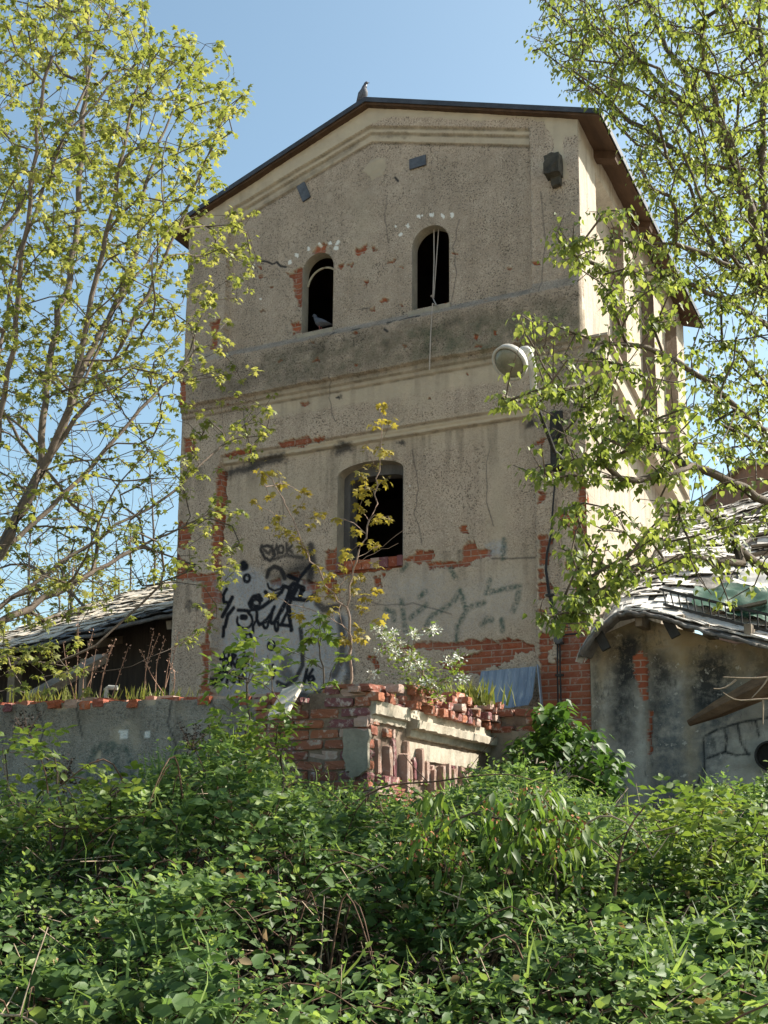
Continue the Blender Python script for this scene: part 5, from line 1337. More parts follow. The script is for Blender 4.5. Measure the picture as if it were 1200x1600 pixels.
def left_maple():
    g = np.random.default_rng(21)
    base = AD(-130, 1316, 9.6); base[2] = 0
    root = thing('maple_tree', 'large young leaved maple leaning in from the left beside the tower', 'tree', base, 'W')
    t = Tree(4, .2)
    t.limb([base, base + (.05, 0, 1.0), AD(-100, 1120, 9.6), AD(-70, 1000, 9.6)], attach=False)
    for pts, a, b in [
        ([(-70, 1000), (0, 860), (45, 780), (110, 640), (150, 440), (190, 250), (225, 60), (235, -60)], 9.6, 9.3),
        ([(-40, 930), (60, 745), (180, 560), (260, 400), (320, 250), (352, 180)], 9.6, 10.4),
        ([(0, 860), (100, 780), (200, 660), (270, 585), (340, 520)], 9.6, 11.2), ([(-70, 1000), (60, 905), (170, 830), (270, 770), (340, 700), (400, 650)], 9.6, 11.6),
        ([(-60, 980), (-20, 800), (10, 600), (40, 400), (60, 200), (95, -20)], 9.6, 8.6), ([(-30, 700), (20, 420), (100, 220), (160, 60), (190, -50)], 9.3, 10.8),
        ([(-60, 480), (20, 330), (120, 190), (215, 90), (290, 60)], 9.2, 10.0), ([(60, 745), (75, 560), (120, 380), (130, 200), (140, 20)], 9.6, 10.9),
        ([(-70, 1000), (30, 960), (130, 900), (230, 850), (330, 800)], 9.6, 11.8), ([(110, 640), (200, 440), (280, 350), (370, 355)], 9.6, 11.0), ([(-60, 1000), (-10, 700), (-30, 400), (0, 100)], 9.6, 10.2),
        ([(-40, 930), (90, 690), (135, 560), (210, 420), (230, 280), (285, 120)], 9.6, 11.4), ([(-20, 1010), (60, 1050), (150, 1010), (200, 960)], 9.6, 9.9)]:
        t.limb(L3(pts, a, b))
    A = [in_px([(-60, -60), (225, -60), (232, 30), (262, 60), (290, 35), (315, 75), (345, 60), (368, 120), (398, 165), (372, 190), (352, 240), (345, 290), (300, 320), (270, 390), (-60, 420)], 930, 8.3, 12.3, g),
         in_px([(-60, 420), (270, 390), (292, 440), (285, 560), (250, 600), (-60, 640)], 300, 8.5, 12, g), in_px([(-60, 640), (280, 590), (288, 780), (150, 830), (-60, 900)], 165, 8.8, 12.2, g),
         in_px([(285, 335), (400, 325), (408, 390), (388, 470), (345, 560), (290, 560)], 62, 10.2, 11.6, g), in_px([(285, 550), (425, 575), (438, 640), (400, 715), (330, 760), (288, 740)], 52, 10.6, 12, g),
         in_px([(285, 760), (392, 770), (388, 860), (345, 940), (330, 1040), (285, 1000)], 40, 10.6, 12, g), in_px([(-60, 900), (150, 830), (280, 790), (285, 900), (100, 970), (-60, 1010)], 95, 9, 12, g), in_px([(-40, 1010), (120, 1000), (140, 1080), (-40, 1090)], 30, 9, 10, g)]
    A = np.concatenate(A); t.grow(A, up=.15); leafy = len(t.tips)
    t.grow(np.concatenate([in_px([(-60, 100), (250, 60), (290, 300), (280, 600), (-60, 700)], 260, 8.6, 12, g), in_px([(-60, 600), (285, 480), (285, 860), (-60, 980)], 560, 8.8, 12.4, g)]), up=.2)
    tubes_np('trunk', t.chains(.0027, .43, .11), M_bark, root)
    lv = Leaves(); P = np.array([t.P[k] for k in t.tips[:leafy]]); whorl(lv, P, g, 8, .064, LOBED, .030, .4, .2, 1.0)
    side = np.array([t.P[t.par[t.par[k]]] for k in t.tips[:leafy] if g.random() < .42 and t.par[k] > 0 and t.par[t.par[k]] > 0]); whorl(lv, side, g, 5, .055, LOBED, .06, .4, .2, .85)
    lv.build('crown', M_maple, root)
left_maple()

def right_tree():
    g = np.random.default_rng(31)
    base = AD(1330, 1316, 8.8); base[2] = 0
    root = thing('poplar_tree', 'tall light green poplar overhanging the side wall from the right', 'tree', base, 'W')
    t = Tree(5, .17)
    t.limb([base] + L3([(1300, 1050), (1262, 800), (1215, 520), (1196, 400), (1170, 310), (1110, 190), (1040, 70), (985, -60)], 8.8, 9.6), attach=False)
    for pts, a, b in [
        ([(1196, 400), (1150, 260), (1105, 120), (1090, -40)], 9, 8.3), ([(1215, 520), (1190, 300), (1195, 120), (1180, -40)], 9, 9.5), ([(1170, 310), (1080, 250), (1000, 200), (900, 120), (830, 70)], 9, 9.8), ([(1110, 190), (1010, 110), (930, 40), (850, -20)], 9.2, 9.8),
        ([(1225, 470), (1130, 405), (1046, 381), (960, 372), (885, 375)], 8.8, 7.6), ([(1215, 520), (1120, 460), (1040, 430), (960, 430), (880, 390)], 8.8, 7.2),
        ([(1262, 830), (1200, 785), (1150, 758), (1080, 728), (1000, 690), (945, 615), (880, 590), (850, 615), (785, 625)], 8.6, 6.2), ([(1290, 960), (1200, 890), (1160, 872), (1135, 820), (1090, 790), (1010, 780)], 8.4, 6.4), ([(1160, 880), (1060, 870), (980, 890), (920, 950), (840, 965)], 7.4, 6.2),
        ([(1240, 700), (1150, 640), (1060, 560), (960, 540), (870, 510), (815, 498)], 8.6, 6.6), ([(1080, 728), (1000, 750), (920, 740), (860, 740)], 7.2, 6.2), ([(1240, 660), (1170, 560), (1100, 520)], 8.8, 8.4), ([(1250, 760), (1190, 690), (1120, 660)], 8.6, 8), ([(1150, 640), (1130, 700), (1060, 690)], 7.8, 7.2)]:
        t.limb(L3(pts, a, b))
    big = []
    A1 = [in_px([(800, -40), (850, 20), (812, 62), (858, 105), (885, 150), (950, 172), (975, 240), (1010, 320), (1060, 460), (1225, 470), (1225, -40)], 1280, 7.6, 10.8, g), in_px([(1075, 460), (1225, 460), (1225, 720), (1090, 720)], 190, 7.6, 9.6, g)]
    A2 = [in_px([(845, 385), (880, 335), (985, 315), (1060, 400), (1085, 500), (1010, 520), (940, 470), (880, 430)], 95, 6.6, 8, g), in_px([(765, 622), (840, 612), (842, 530), (795, 512), (800, 484), (845, 496), (900, 545), (980, 560), (1080, 540), (1110, 700), (1080, 760), (980, 750), (900, 735), (850, 765), (795, 725), (850, 650)], 205, 5.9, 7.3, g),
          in_px([(870, 775), (950, 790), (1090, 800), (1110, 880), (1010, 900), (970, 945), (890, 990), (820, 978), (845, 935), (905, 905), (865, 860)], 130, 5.9, 7, g), in_px([(1090, 720), (1240, 740), (1240, 880), (1120, 960), (1090, 900)], 40, 6.2, 7.6, g), in_px([(920, 440), (1070, 500), (1000, 560), (930, 540)], 8, 6.4, 7.4, g)]
    A1 = np.concatenate(A1); A2 = np.concatenate(A2)
    t.grow(A1, up=.0); k1 = len(t.tips); t.grow(A2, up=.05)
    tubes_np('trunk', t.chains(.0030, .45, .15), M_bark_dark, root)
    lv = Leaves(); tips = np.array(t.tips)
    def hang(k_, n, L):
        P = []
        for k in k_:
            q = k
            for _ in range(4):
                P.append(t.P[q]); q = t.par[q]
                if q < 0: break
        P = np.repeat(np.array(P), n, 0); m_ = len(P); a = g.uniform(0, 2 * math.pi, m_); h = np.stack([np.cos(a), np.sin(a), np.zeros(m_)], 1)
        keep = g.random(m_) < .82
        P = P + h * g.uniform(.01, .06, (m_, 1)) + g.normal(0, .02, (m_, 3)) - Zup * g.uniform(0, .03, (m_, 1))
        D = h * .55 - Zup * g.uniform(.35, 1.1, (m_, 1)); N = h + Zup * .5 + g.normal(0, .4, (m_, 3))
        lv.add(HEART, P[keep], D[keep], N[keep], (L * g.uniform(.6, 1.2, m_))[keep], np.clip(g.normal(.45, .18, m_) + (fbm(P[:, 0] * 1.4 + 40, P[:, 2] * 1.4 + P[:, 1], 160, 3) - .5) * 1.2, 0, 1)[keep])
    hang(tips[:k1], 4, .042); hang(tips[k1:], 4, .046)
    lv.build('crown', M_birch, root)
right_tree()

# young plants growing on the ruined wall
def shrub(name, label, base, limbs, A, mat, bark, fill, seg=.08, rtip=.002, seed=1, up=.3, ex=.5, cat='shrub', group=None, foliage='foliage', rmax=.03):
    root = thing(name, label, cat, base, 'W', group)
    t = Tree(seed, seg)
    for i, l in enumerate(limbs): t.limb(l, attach=i > 0)
    if len(A): t.grow(A, up=up)
    tubes_np('stem', t.chains(rtip, ex, rmax), bark, root)
    lv = Leaves(); fill(t, lv, np.random.default_rng(seed)); lv.build(foliage, mat, root)
    return root, t
def c8(pts, Y, g=None, sp=.25):
    return np.array([AD(380 + x * .3125, 620 + y * .3125, Y + (g.uniform(-sp, sp) if g is not None else 0)) for x, y in pts])
def saplings():
    g = np.random.default_rng(41); Y = 8.85
    base = AD(548, 1086, Y)
    cl = [(690, 40), (690, 60), (730, 130), (650, 140), (620, 260), (690, 270), (720, 265), (655, 345), (590, 390), (700, 420), (640, 465), (570, 460), (600, 500), (580, 560), (700, 600), (660, 615), (740, 610), (620, 735), (680, 740), (480, 610), (560, 670), (520, 765), (660, 825), (95, 380), (155, 380), (95, 420), (190, 435), (140, 495), (50, 520), (160, 605), (180, 640),
          (210, 680), (305, 485), (280, 555), (380, 600), (330, 640), (290, 750), (330, 770), (245, 700), (370, 855), (430, 895), (520, 790), (540, 900), (390, 945), (460, 960), (345, 1005), (450, 1000), (440, 1060), (560, 960), (610, 1000), (660, 965), (600, 1060), (670, 1110), (140, 1000), (270, 1080), (300, 1090), (570, 1160), (545, 1200), (510, 1215), (600, 1195), (500, 850), (575, 900)]
    limbs = [[base] + L3([(548, 1000), (543, 935), (555, 880), (575, 830), (588, 770), (597, 700), (597, 640)], Y, Y), L3([(545, 960), (500, 905), (470, 840), (445, 785), (418, 738)], Y, Y - .2), L3([(545, 990), (510, 960), (460, 945), (425, 930)], Y, Y - .2), L3([(573, 835), (552, 815), (530, 808)], Y, Y - .1), L3([(560, 880), (590, 860), (622, 850)], Y, Y + .1), L3([(560, 870), (600, 850), (632, 830)], Y, Y + .1), L3([(545, 1000), (530, 940), (540, 880)], Y, Y + .2)]
    def fill(t, lv, gg):
        P = np.array([t.P[k] for k in t.tips[len(limbs):]]); whorl(lv, P, gg, 7, .062, LOBED, .022, .45, .3, .95); whorl(lv, P[::2], gg, 4, .05, LOBED, .04, .3, .2, .9)
    shrub('maple_sapling', 'thin young maple with bronze yellow leaves on the ruined wall before the lower window', base, limbs, c8(cl, Y, g), M_yell, M_twig, fill, .07, .0022, 9, .2, .40, 'sapling')
    base = AD(512, 1090, 8.6)
    cl = [(400, 1090), (430, 1105), (380, 1100), (370, 1165), (440, 1200), (410, 1190), (340, 1200), (330, 1130), (300, 1240), (260, 1270), (430, 1420), (460, 1440), (330, 1440), (380, 1470), (480, 1290), (520, 1300), (350, 1320)]
    def fill2(t, lv, gg): P = np.array([t.P[k] for k in t.tips]); whorl(lv, P, gg, 5, .085, LOBED, .03, .25, .1, .9)
    shrub('small_sapling', 'short dark stemmed sapling with few green leaves left of the bronze sapling', base, [[base] + L3([(505, 1060), (500, 1020), (500, 980)], 8.6, 8.5), L3([(503, 1045), (470, 1025), (440, 1015)], 8.6, 8.4)], c8(cl, 8.55, g), M_elder, M_bark_dark, fill2, .07, .002, 10, .2, .45, 'sapling')
    # flowering shrub
    Y = 9.0; base = AD(690, 1096, 9.2)
    fl = [(90, 490), (120, 520), (165, 510), (135, 545), (100, 590), (170, 600), (255, 505), (340, 490), (360, 490), (235, 640), (240, 680), (280, 660), (250, 600), (475, 620), (420, 640), (350, 740), (300, 740), (490, 720), (150, 560), (70, 700), (200, 560), (300, 650), (265, 520)]
    F3 = np.array([AD(560 + x / 3, 820 + y / 3, Y + g.uniform(-.2, .2)) for x, y in fl])
    A = np.concatenate([F3, in_px([(600, 1000), (640, 1010), (680, 1040), (720, 1030), (725, 1065), (700, 1100), (640, 1080), (610, 1040)], 55, 8.9, 9.3, g)])
    def fill3(t, lv, gg):
        P = np.array([t.P[k] for k in t.tips]); whorl(lv, P, gg, 7, .045, OVATE, .04, -.1, .3, 1.0)
    root, t = shrub('flowering_shrub', 'small shrub with clusters of white blossom on top of the ruined wall', base, [[base] + L3([(670, 1060), (640, 1020), (620, 1000)], 9.15, 9), L3([(680, 1075), (700, 1050), (720, 1030)], 9.2, 9)], A, M_elder, M_twig, fill3, .06, .0018, 11, .3, .45)
    lv = Leaves(); P = np.repeat(F3, 34, 0); k = len(P); a = unit(g.normal(0, 1, (k, 3))); lv.add(SMALL, P + a * g.uniform(.0, .055, (k, 1)) * (1, 1, .8), a, g.normal(0, 1, (k, 3)), .026, .5); lv.build('blossom', M_white_fl, root)
saplings()
def grass_tuft(label, px, Y, n, h, sp, seed, group=None):
    g = np.random.default_rng(seed); base = AD(*px, Y); lv = Leaves()
    BL = (np.array([(-.05, 0, 0), (.05, 0, 0), (-.045, .5, .04), (.045, .5, .04), (0, 1, -.1)]), [(0, 1, 3), (0, 3, 2), (2, 3, 4)])
    P = base + np.stack([g.normal(0, sp, n), g.normal(0, sp * .4, n), np.zeros(n) - .02], 1); D = np.stack([g.normal(0, .35, n), g.normal(0, .3, n), np.ones(n)], 1)
    lv.add(BL, P, D, g.normal(0, 1, (n, 3)), h * g.uniform(.5, 1.1, n), g.uniform(.2, 1, n))
    tag(lv.build('grass_tuft', M_grass, p=base), label, 'grass', group, 'stuff')
grass_tuft('sunlit grass tuft on the ruined wall below the metal sheet', (735, 1098), 10.2, 130, .24, .16, 1, 'grass tufts on the walls')
grass_tuft('grass tuft at the foot of the bronze leaved sapling', (560, 1088), 8.8, 70, .13, .12, 2, 'grass tufts on the walls')
grass_tuft('grass tuft on the low wall below the leaning grey beam', (80, 1094), 10.3, 90, .16, .22, 3, 'grass tufts on the walls')
grass_tuft('grass tuft on the low wall beside the white bent pipe', (235, 1090), 10.0, 90, .14, .2, 4, 'grass tufts on the walls')

def dry_stems():
    for i, (x, y, n, h, lab) in enumerate([(145, 1088, 8, .75, 'bunch of tall dry stems on the low wall left of the white pipe'), (255, 1086, 7, .62, 'bunch of reddish dry stems on the low wall near the tower corner')]):
        g = np.random.default_rng(50 + i); base = AD(x, y, 10.2); root = thing('dry_plant', lab, 'plant', base, 'W', 'dry plants on the low wall'); ch = []; lv = Leaves()
        for k in range(n):
            p0 = base + (g.normal(0, .11), g.normal(0, .06), -.03); tip = p0 + (g.normal(.04, .13), g.normal(0, .08), h * g.uniform(.5, 1)); mid = (p0 + tip) / 2 + g.normal(0, .03, 3)
            Q = resample([p0, mid, tip], .06); ch.append((Q, np.linspace(.005, .002, len(Q)), 4)); m_ = len(Q) // 2
            lv.add(SMALL, Q[m_:].repeat(4, 0) + g.normal(0, .012, (len(Q[m_:]) * 4, 3)), g.normal(0, 1, (len(Q[m_:]) * 4, 3)) + Zup, g.normal(0, 1, (len(Q[m_:]) * 4, 3)), .022, g.uniform(0, .4))
        tubes_np('stem', ch, plain('reddish stems', (.33, .20, .14), (.2, .12, .085), 9), root); lv.build('seed_heads', plain('seed heads', (.34, .22, .17), (.22, .14, .1), 9), root, kind='stuff')
dry_stems()

# shrubs in front of the walls
def pinnate(lv, P, D, g, n, L, tint, tpl=OVATE, rach=.16):
    """compound leaf: n pairs of leaflets and a terminal one"""
    m_ = len(P); D = unit(D); S = unit(np.cross(D, Zup)); N = np.cross(S, D)
    for i in range(n):
        q = P + D * rach * ((i + .7) / n) - Zup * (rach * .25 * ((i + .7) / n) ** 2)
        for s in (-1, 1): lv.add(tpl, q, S * s + D * .5 - Zup * .2 + g.normal(0, .25, (m_, 3)), N + g.normal(0, .45, (m_, 3)), L * g.uniform(.75, 1.1, m_), np.clip(tint + g.normal(0, .08, m_), 0, 1))
    q = P + D * rach - Zup * rach * .25
    lv.add(tpl, q, D - Zup * .35, N + g.normal(0, .2, (m_, 3)), L * g.uniform(.85, 1.2, m_), np.clip(tint, 0, 1))
def elder(name, label, poly, Y0, Y1, n, px, seed, L=.062, group=None):
    g = np.random.default_rng(seed); b = AD(px[0], 1316, (Y0 + Y1) / 2); b[2] = .0
    A = in_px(poly, n, Y0, Y1, g); top = A[A[:, 2].argmax()]; c = A.mean(0)
    def fill(t, lv, gg):
        for r in range(3):
            P = np.array([t.P[k] for k in t.tips]); a = gg.uniform(0, 6.3, len(P)); D = np.stack([np.cos(a), np.sin(a), gg.normal(.25, .6, len(P))], 1); pinnate(lv, P, D, gg, 2, L, gg.uniform(.2, 1, len(P)))
    return shrub(name, label, b, [[b, (b * .5 + c * .5) * (1, 1, .9), c, top], [b + (.03, 0, 0), (b + c) / 2 + (.2, 0, .1), c + (.25, 0, .1)]], A, M_elder, M_bark_dark, fill, .1, .0022, seed, .35, .45, group=group)
elder('elder_shrub', 'bright green elder shrub in front of the left corner of the ruined wall', [(335, 1230), (310, 1140), (350, 1110), (335, 1060), (372, 1015), (396, 980), (420, 1005), (442, 1060), (452, 1100), (432, 1190), (420, 1230)], 6.6, 7.2, 58, (385, 1316), 61)
elder('elder_shrub', 'elder shrub with pale fresh leaves at the left edge before the low wall', [(-20, 1260), (0, 1170), (50, 1140), (100, 1190), (110, 1235), (200, 1215), (250, 1260), (230, 1310), (-20, 1310)], 5.6, 6.6, 60, (60, 1316), 62)
elder('elder_shrub', 'elder shrub with light green leaves in front of the white graffiti panel', [(1020, 1300), (1040, 1240), (1090, 1260), (1120, 1230), (1180, 1270), (1220, 1250), (1220, 1420), (1040, 1400)], 5.4, 6.4, 85, (1120, 1316), 63)
def broad():
    g = np.random.default_rng(71); b = AD(880, 1316, 10.1); b[2] = 0
    A = in_px([(845, 1095), (878, 1092), (900, 1135), (945, 1150), (972, 1190), (955, 1250), (960, 1300), (820, 1300), (785, 1215), (800, 1160), (840, 1150)], 330, 9.5, 10.5, g)
    def fill(t, lv, gg):
        P = np.repeat(np.array([t.P[k] for k in t.tips]), 6, 0); m_ = len(P); a = gg.uniform(0, 6.3, m_); h = np.stack([np.cos(a), np.sin(a), np.zeros(m_)], 1)
        lv.add(HEART, P + h * gg.uniform(0, .09, (m_, 1)) + gg.normal(0, .03, (m_, 3)), h * .7 - Zup * gg.uniform(.1, .9, (m_, 1)), Zup + h * .6 + gg.normal(0, .25, (m_, 3)), .105 * gg.uniform(.6, 1.15, m_), gg.uniform(.1, .8, m_))
    shrub('broadleaf_shrub', 'dense dark green shrub with broad leaves at the foot of the right brick pier', b, [[b, b + (.0, 0, 1.2), A.mean(0), A[A[:, 2].argmax()]], [b + (.05, 0, 0), b + (.35, 0, 1.1), A.mean(0) + (.35, 0, .1)], [b, b + (-.3, 0, 1.0), A.mean(0) + (-.3, 0, -.1)]], A, M_lilac, M_bark_dark, fill, .12, .002, 72, .3, .45)
broad()
def cherry():
    g = np.random.default_rng(81); b = AD(770, 1316, 5.5); b[2] = 0
    A = in_px([(630, 1290), (690, 1225), (740, 1240), (790, 1212), (850, 1235), (915, 1285), (925, 1335), (880, 1420), (760, 1440), (690, 1480), (640, 1400)], 120, 5.1, 5.8, g)
    def fill(t, lv, gg):
        P = np.repeat(np.array([t.P[k] for k in t.tips]), 7, 0); m_ = len(P); a = gg.uniform(0, 6.3, m_); h = np.stack([np.cos(a), np.sin(a), np.zeros(m_)], 1)
        lv.add(LONG, P + h * gg.uniform(0, .04, (m_, 1)) + gg.normal(0, .02, (m_, 3)), h * gg.uniform(.2, .8, (m_, 1)) - Zup * gg.uniform(.4, 1.1, (m_, 1)), h + Zup * .5 + gg.normal(0, .3, (m_, 3)), .095 * gg.uniform(.6, 1.2, m_), np.clip(gg.normal(.45, .25, m_), 0, 1))
    root, t = shrub('cherry_sapling', 'young cherry with long drooping glossy leaves amid the brambles', b, [[b, b + (0, 0, .8), A.mean(0), A[A[:, 2].argmax()]], [b, b + (.25, 0, .8), A.mean(0) + (.3, 0, .1)], [b, b + (-.2, 0, .8), A.mean(0) + (-.25, 0, .05)]], A, M_cherry, M_bark_dark, fill, .09, .0022, 82, .5, .42)
    lv = Leaves(); P = np.repeat(np.array([t.P[k] for k in t.tips if g.random() < .4]), 10, 0); lv.add(SMALL, P + g.normal(0, .025, P.shape), g.normal(0, 1, P.shape) - Zup, g.normal(0, 1, P.shape), .022, .5); lv.build('old_blossom', plain('faded blossom', (.36, .15, .07), (.25, .10, .05), 20), root)
cherry()

# ---- bramble thicket: one mass of canes and leaves
def thicket_top(x, y):
    base = np.interp(y, [3.6, 4.4, 5.2, 6.2, 7.2, 8.2, 9.2], [.70, 1.08, 1.40, 1.66, 1.82, 1.80, 1.6])
    px = x / y
    base = base + .20 * np.exp(-((px + .14) / .09) ** 2) - .10 * np.exp(-((px + .34) / .06) ** 2) + .05 * np.exp(-((px - .08) / .06) ** 2)
    return base + (fbm(x * 1.15 + 30, y * 1.15 + 30, 120, 3) - .5) * .70 + (fbm(x * 3.2 + 30, y * 3.2, 123, 2) - .5) * .25
def bank():
    n = 120; x = np.linspace(-7, 7, n); y = np.linspace(3.31, 11.0, n); X, Y = np.meshgrid(x, y, indexing='ij')
    Z = np.clip(thicket_top(X, np.clip(Y, 3.4, 8.2)) - .75 + (fbm(X * 6, Y * 6, 170) - .5) * .12, -.05, 1.25) * np.clip((Y - 3.3) / .3, 0, 1) * np.clip((11 - Y) / 1.5, 0, 1) - .02
    s = NT('leaf litter'); c = s.mix(s.ramp(s.noise(9, 6, .7), .35, .65), (.040, .030, .02), (.075, .056, .036)); c = s.mix(s.ramp(s.voro(34), .0, .30), c, (.03, .024, .016)); s.color(c); s.bump(s.noise(30, 6), 1, .05)
    i = np.arange(n - 1)[:, None] * n + np.arange(n - 1)[None]; F = np.stack([i, i + n, i + n + 1, i + 1], -1).reshape(-1, 4)
    V = np.stack([X, Y, Z], -1).reshape(-1, 3); f = w2f(V); bad = ((f[:, 1] > -4.6) & (f[:, 0] < -1.0)) | (f[:, 1] > -.3)
    V[bad, 2] = -.3; mesh_obj('bank', V, F, s.m, frame='W', smooth=True, kind='structure')
bank()
def thicket():
    g = np.random.default_rng(91)
    root = thing('bramble_thicket', 'dense dark bramble thicket filling the foreground below the walls', 'brambles', (0, 6, 0), 'W'); root['kind'] = 'stuff'
    lv = Leaves()
    def spots(n, dscale):
        n = int(n * 1.5)
        y = np.sqrt(g.uniform(3.7 ** 2, 9.0 ** 2, n)); x = y * g.uniform(-.66, .66, n); d = g.exponential(dscale, n); z = thicket_top(x, y) - d
        f = w2f(np.stack([x, y, z], 1))
        ok = (z > .35) & ~((f[:, 0] > -1.7) & (f[:, 0] < .25) & (f[:, 1] > -4.95)) & ~((f[:, 0] <= -1.2) & (f[:, 1] > -4.75)) & (f[:, 1] < -.15)
        dens = fbm(x * 2.3 + z * 1.7 + 60, y * 2.3 - z * 1.3 + 60, 130, 3)
        ok &= (dens > .36 + .10 * (d > .25)) | (g.random(n) < .10)
        return np.stack([x, y, z], 1)[ok], d[ok]
    P, d = spots(30000, .24); m_ = len(P)
    a = g.uniform(0, 6.3, m_); h = np.stack([np.cos(a), np.sin(a), np.zeros(m_)], 1)
    D = h + Zup * g.normal(0, .35, (m_, 1)); S = unit(np.cross(D, Zup)); N = Zup * .8 + np.array([.25, -.35, 0]) + g.normal(0, .45, (m_, 3))
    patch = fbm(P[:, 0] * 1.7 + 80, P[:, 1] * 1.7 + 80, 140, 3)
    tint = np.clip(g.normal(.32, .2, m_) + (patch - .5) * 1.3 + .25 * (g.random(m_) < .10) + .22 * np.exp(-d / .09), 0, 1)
    big = fbm(P[:, 0] * 1.3 + 20, P[:, 1] * 1.3 + 10, 150, 3)
    L = .066 * g.uniform(.5, 1.3, m_) * (.7 + .6 * np.clip((big - .3) * 1.6, 0, 1))
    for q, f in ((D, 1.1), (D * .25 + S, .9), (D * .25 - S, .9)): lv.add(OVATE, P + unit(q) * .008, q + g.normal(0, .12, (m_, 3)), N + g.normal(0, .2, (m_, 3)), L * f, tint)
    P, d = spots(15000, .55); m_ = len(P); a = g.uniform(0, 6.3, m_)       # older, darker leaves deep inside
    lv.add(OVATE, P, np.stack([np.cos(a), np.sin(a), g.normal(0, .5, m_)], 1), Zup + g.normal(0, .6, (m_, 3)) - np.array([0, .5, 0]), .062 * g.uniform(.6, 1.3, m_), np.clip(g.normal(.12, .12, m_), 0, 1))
    # fresh upright shoots, light green
    P, d = spots(5200, .05); P = P + Zup * g.uniform(-.02, .14, (len(P), 1)); k = np.repeat(np.arange(len(P)), 5); m_ = len(k); a = g.uniform(0, 6.3, m_); h = np.stack([np.cos(a), np.sin(a), np.zeros(m_)], 1)
    lv.add(OVATE, P[k] - Zup * g.uniform(0, .09, (m_, 1)), h * .8 + Zup * g.uniform(.0, 1, (m_, 1)), Zup + g.normal(0, .4, (m_, 3)), .034 * g.uniform(.6, 1.2, m_), np.clip(g.normal(.72, .2, m_), 0, 1))
    # long narrow blades and a few withered leaves
    P, d = spots(800, .10); k = np.repeat(np.arange(len(P)), 3); m_ = len(k)
    lv.add(BLADE, P[k] + g.normal(0, .03, (m_, 3)), g.normal(0, .5, (m_, 3)) + Zup, g.normal(0, 1, (m_, 3)), .15 * g.uniform(.5, 1.3, m_), np.clip(g.normal(.75, .2, m_), 0, 1))
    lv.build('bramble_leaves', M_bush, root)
    lw = Leaves(); P, d = spots(2400, .30); m_ = len(P); lw.add(OVATE, P, g.normal(0, 1, (m_, 3)) - Zup * .5, g.normal(0, 1, (m_, 3)), .05 * g.uniform(.5, 1.3, m_), g.uniform(0, 1, m_))
    lw.build('withered_leaves', leaf_material('withered leaves', (.10, .055, .025), (.22, .14, .07), (.42, .34, .20), .25, .2), root)
    ch = []
    for i in range(620):                           # canes
        y = math.sqrt(g.uniform(3.8 ** 2, 8.8 ** 2)); x = y * g.uniform(-.42, .42); z = float(thicket_top(np.array([x]), np.array([y]))[0])
        f = w2f(np.array([x, y, z]))
        if (f[0] > -1.75 and f[0] < .3 and f[1] > -5.3) or (f[0] <= -1.2 and f[1] > -5.0) or f[1] > -.5: continue
        a = g.uniform(0, 6.3); l = g.uniform(.3, 1.0); h = np.array([math.cos(a), math.sin(a) * .6, 0])
        p0 = np.array([x, y, max(.0, z - g.uniform(.5, 1.2))]); top = np.array([x, y, z + g.uniform(-.25, .05)]) + h * l * .4; end = p0 + h * l + Zup * g.uniform(.2, .6)
        Q = resample([p0, (p0 + top) / 2 + Zup * .1, top, (top + end) / 2 + Zup * .08, end], .09)
        if (w2f(Q)[:, 1] > -4.9).any() and w2f(Q)[:, 0].min() < .2: continue
        ch.append((Q, np.linspace(g.uniform(.004, .008), .002, len(Q)), 4))
    tubes_np('canes', ch, M_cane, root)
    ch = []
    for i in range(650):                           # dead stems and straw inside the mass
        y = math.sqrt(g.uniform(3.8 ** 2, 7.5 ** 2)); x = y * g.uniform(-.42, .42); z = float(thicket_top(np.array([x]), np.array([y]))[0]) - g.uniform(.08, .6)
        p = np.array([x, y, z]); dd = unit(g.normal(0, 1, 3) * (1, .6, .8)) * g.uniform(.1, .35)
        f = w2f(np.array([p - dd, p + dd]))
        if (f[:, 1] > -4.95).any() and f[:, 0].min() < .2: continue
        ch.append((resample([p - dd, p + g.normal(0, .03, 3), p + dd], .06), .0028, 3))
    tubes_np('dead_stems', ch, M_cane_pale, root)
thicket()
def cane(name, label, px, Y, r, mat, group):
    P = L3(px, *Y); Q = resample(P, .07); root = thing(name, label, 'cane', P[0], 'W', group); g = np.random.default_rng(int(abs(px[0][0])))
    ch = [(Q, np.linspace(r, r * .4, len(Q)), 5)]
    for k in range(3):
        i = int(len(Q) * g.uniform(.3, .9)); e = Q[i] + g.normal(0, .12, 3) + Zup * .08; ch.append((resample([Q[i], (Q[i] + e) / 2 + g.normal(0, .02, 3), e], .05), r * .4, 4))
    tubes_np('stem', ch, mat, root)
cane('dead_cane', 'pale dead cane arching over brambles left of the graffiti panel', [(905, 1300), (930, 1268), (965, 1272), (1000, 1300), (1020, 1340)], (5.6, 5.4), .006, M_cane_pale, 'dead canes over the brambles')
cane('dead_cane', 'dark forked cane standing in the brambles right of the cherry', [(960, 1400), (968, 1330), (985, 1280), (1008, 1260)], (5.2, 5.2), .008, M_cane, 'dead canes over the brambles')
cane('dead_cane', 'long brown cane arching in front of the ruined cornice', [(545, 1260), (600, 1225), (680, 1222), (740, 1212), (800, 1208), (850, 1225)], (6.6, 6.8), .007, M_cane, 'dead canes over the brambles')
cane('dead_cane', 'grey bent cane low in the bottom left corner', [(-30, 1588), (40, 1582), (65, 1590), (72, 1615)], (4.3, 4.2), .007, M_cane_pale, 'dead canes over the brambles')
cane('dead_cane', 'thick brown cane near the ground left of centre', [(60, 1560), (140, 1572), (210, 1590), (310, 1590), (400, 1580)], (4.5, 4.2), .009, M_cane, 'dead canes over the brambles')
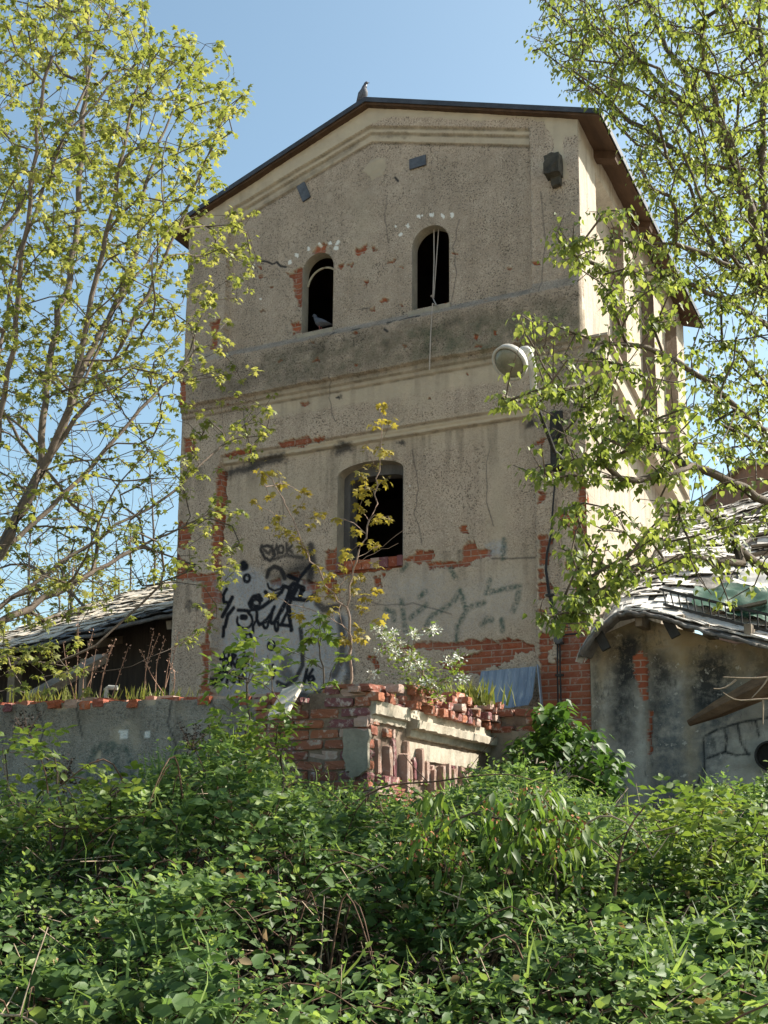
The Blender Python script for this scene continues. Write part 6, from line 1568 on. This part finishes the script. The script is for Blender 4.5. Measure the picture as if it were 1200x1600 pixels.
def twigs():
    root = thing('dead_branch', 'bare forked dead twigs hanging before the stained shed wall', 'branch', AD(1230, 1058, 9), 'W'); ch = []
    for pts in ([(1230, 1055), (1180, 1060), (1130, 1058)], [(1150, 1062), (1130, 1080), (1115, 1076)], [(1230, 1092), (1190, 1092), (1148, 1096), (1130, 1082)], [(1210, 1040), (1195, 1070), (1175, 1090)], [(1192, 1092), (1192, 1132)]): Q = resample(L3(pts, 9, 9), .05); ch.append((Q, np.linspace(.010, .004, len(Q)), 5))
    tubes_np('twigs', ch, M_cane_pale, root)
twigs()
def umbels():
    g = np.random.default_rng(97)
    for lab, px, foot in [('withered dark flower head leaning over the left edge of the low wall', (44, 1138), (80, 1330)), ('withered dark flower head just above the brambles at far left', (96, 1216), (120, 1330)), ('withered dark flower head beside the bright elder shrub', (300, 1160), (330, 1330))]:
        p = AD(*px, 6.2); b = AD(*foot, 6.0); root = thing('withered_flower', lab, 'flower', b, 'W', 'withered flower heads'); Q = resample([b, b * .4 + p * .6 + (.05, 0, .02), p], .06); ch = [(Q, np.linspace(.005, .003, len(Q)), 4)]; lv = Leaves()
        for k in range(26):
            e = p + g.normal(0, .045, 3) + Zup * .03; ch.append((np.array([p - Zup * .03, e]), .0012, 3)); lv.add(SMALL, np.repeat(e[None], 5, 0) + g.normal(0, .007, (5, 3)), g.normal(0, 1, (5, 3)), g.normal(0, 1, (5, 3)), .02, .2)
        tubes_np('stem', ch, M_cane, root); lv.build('seed_head', plain('dark seeds', (.05, .04, .035), (.03, .024, .02), 9), root, kind='stuff')
umbels()
# thin trees far behind the left shed
def far_trees():
    for i, (lab, px, top, w, Y, n) in enumerate([('thin bare tree with few leaves behind the left shed, nearest the tower', 235, 690, 70, 27, 60), ('thin bare tree standing midway behind the left shed roof', 150, 720, 75, 30, 80), ('thin bare tree behind the left shed near the picture edge', 45, 700, 80, 28, 70), ('leafy pale bush behind the left shed roof', 110, 850, 110, 24, 120)]):
        g = np.random.default_rng(200 + i); b = AD(px, 1316, Y); b[2] = 0; root = thing('bare_tree' if i < 3 else 'background_bush', lab, 'tree' if i < 3 else 'bush', b, 'W', 'trees behind the left shed' if i < 3 else None)
        A = in_px([(px - w, 940), (px - w * .8, top + 80), (px, top), (px + w * .8, top + 60), (px + w, 930)], n, Y - 1, Y + 1, g)
        t = Tree(210 + i, .4); c = A.mean(0); t.limb([b, (b + c) / 2, c, A[A[:, 2].argmax()]], attach=False); t.limb([b, (b + c) / 2 + (1, 0, 0), c + (1.0, 0, .5)]); t.limb([b, (b + c) / 2 - (.8, 0, 0), c + (-1.0, 0, .6)]); t.grow(A, up=.5)
        tubes_np('trunk', t.chains(.006, .45, .12), M_bark, root); lv = Leaves(); P = np.array([t.P[k] for k in t.tips])
        whorl(lv, P if i == 3 else P[::2], g, 9 if i == 3 else 6, .10, SMALL, .16, .1, .3, 1); lv.build('crown', M_far_l, root)
far_trees()
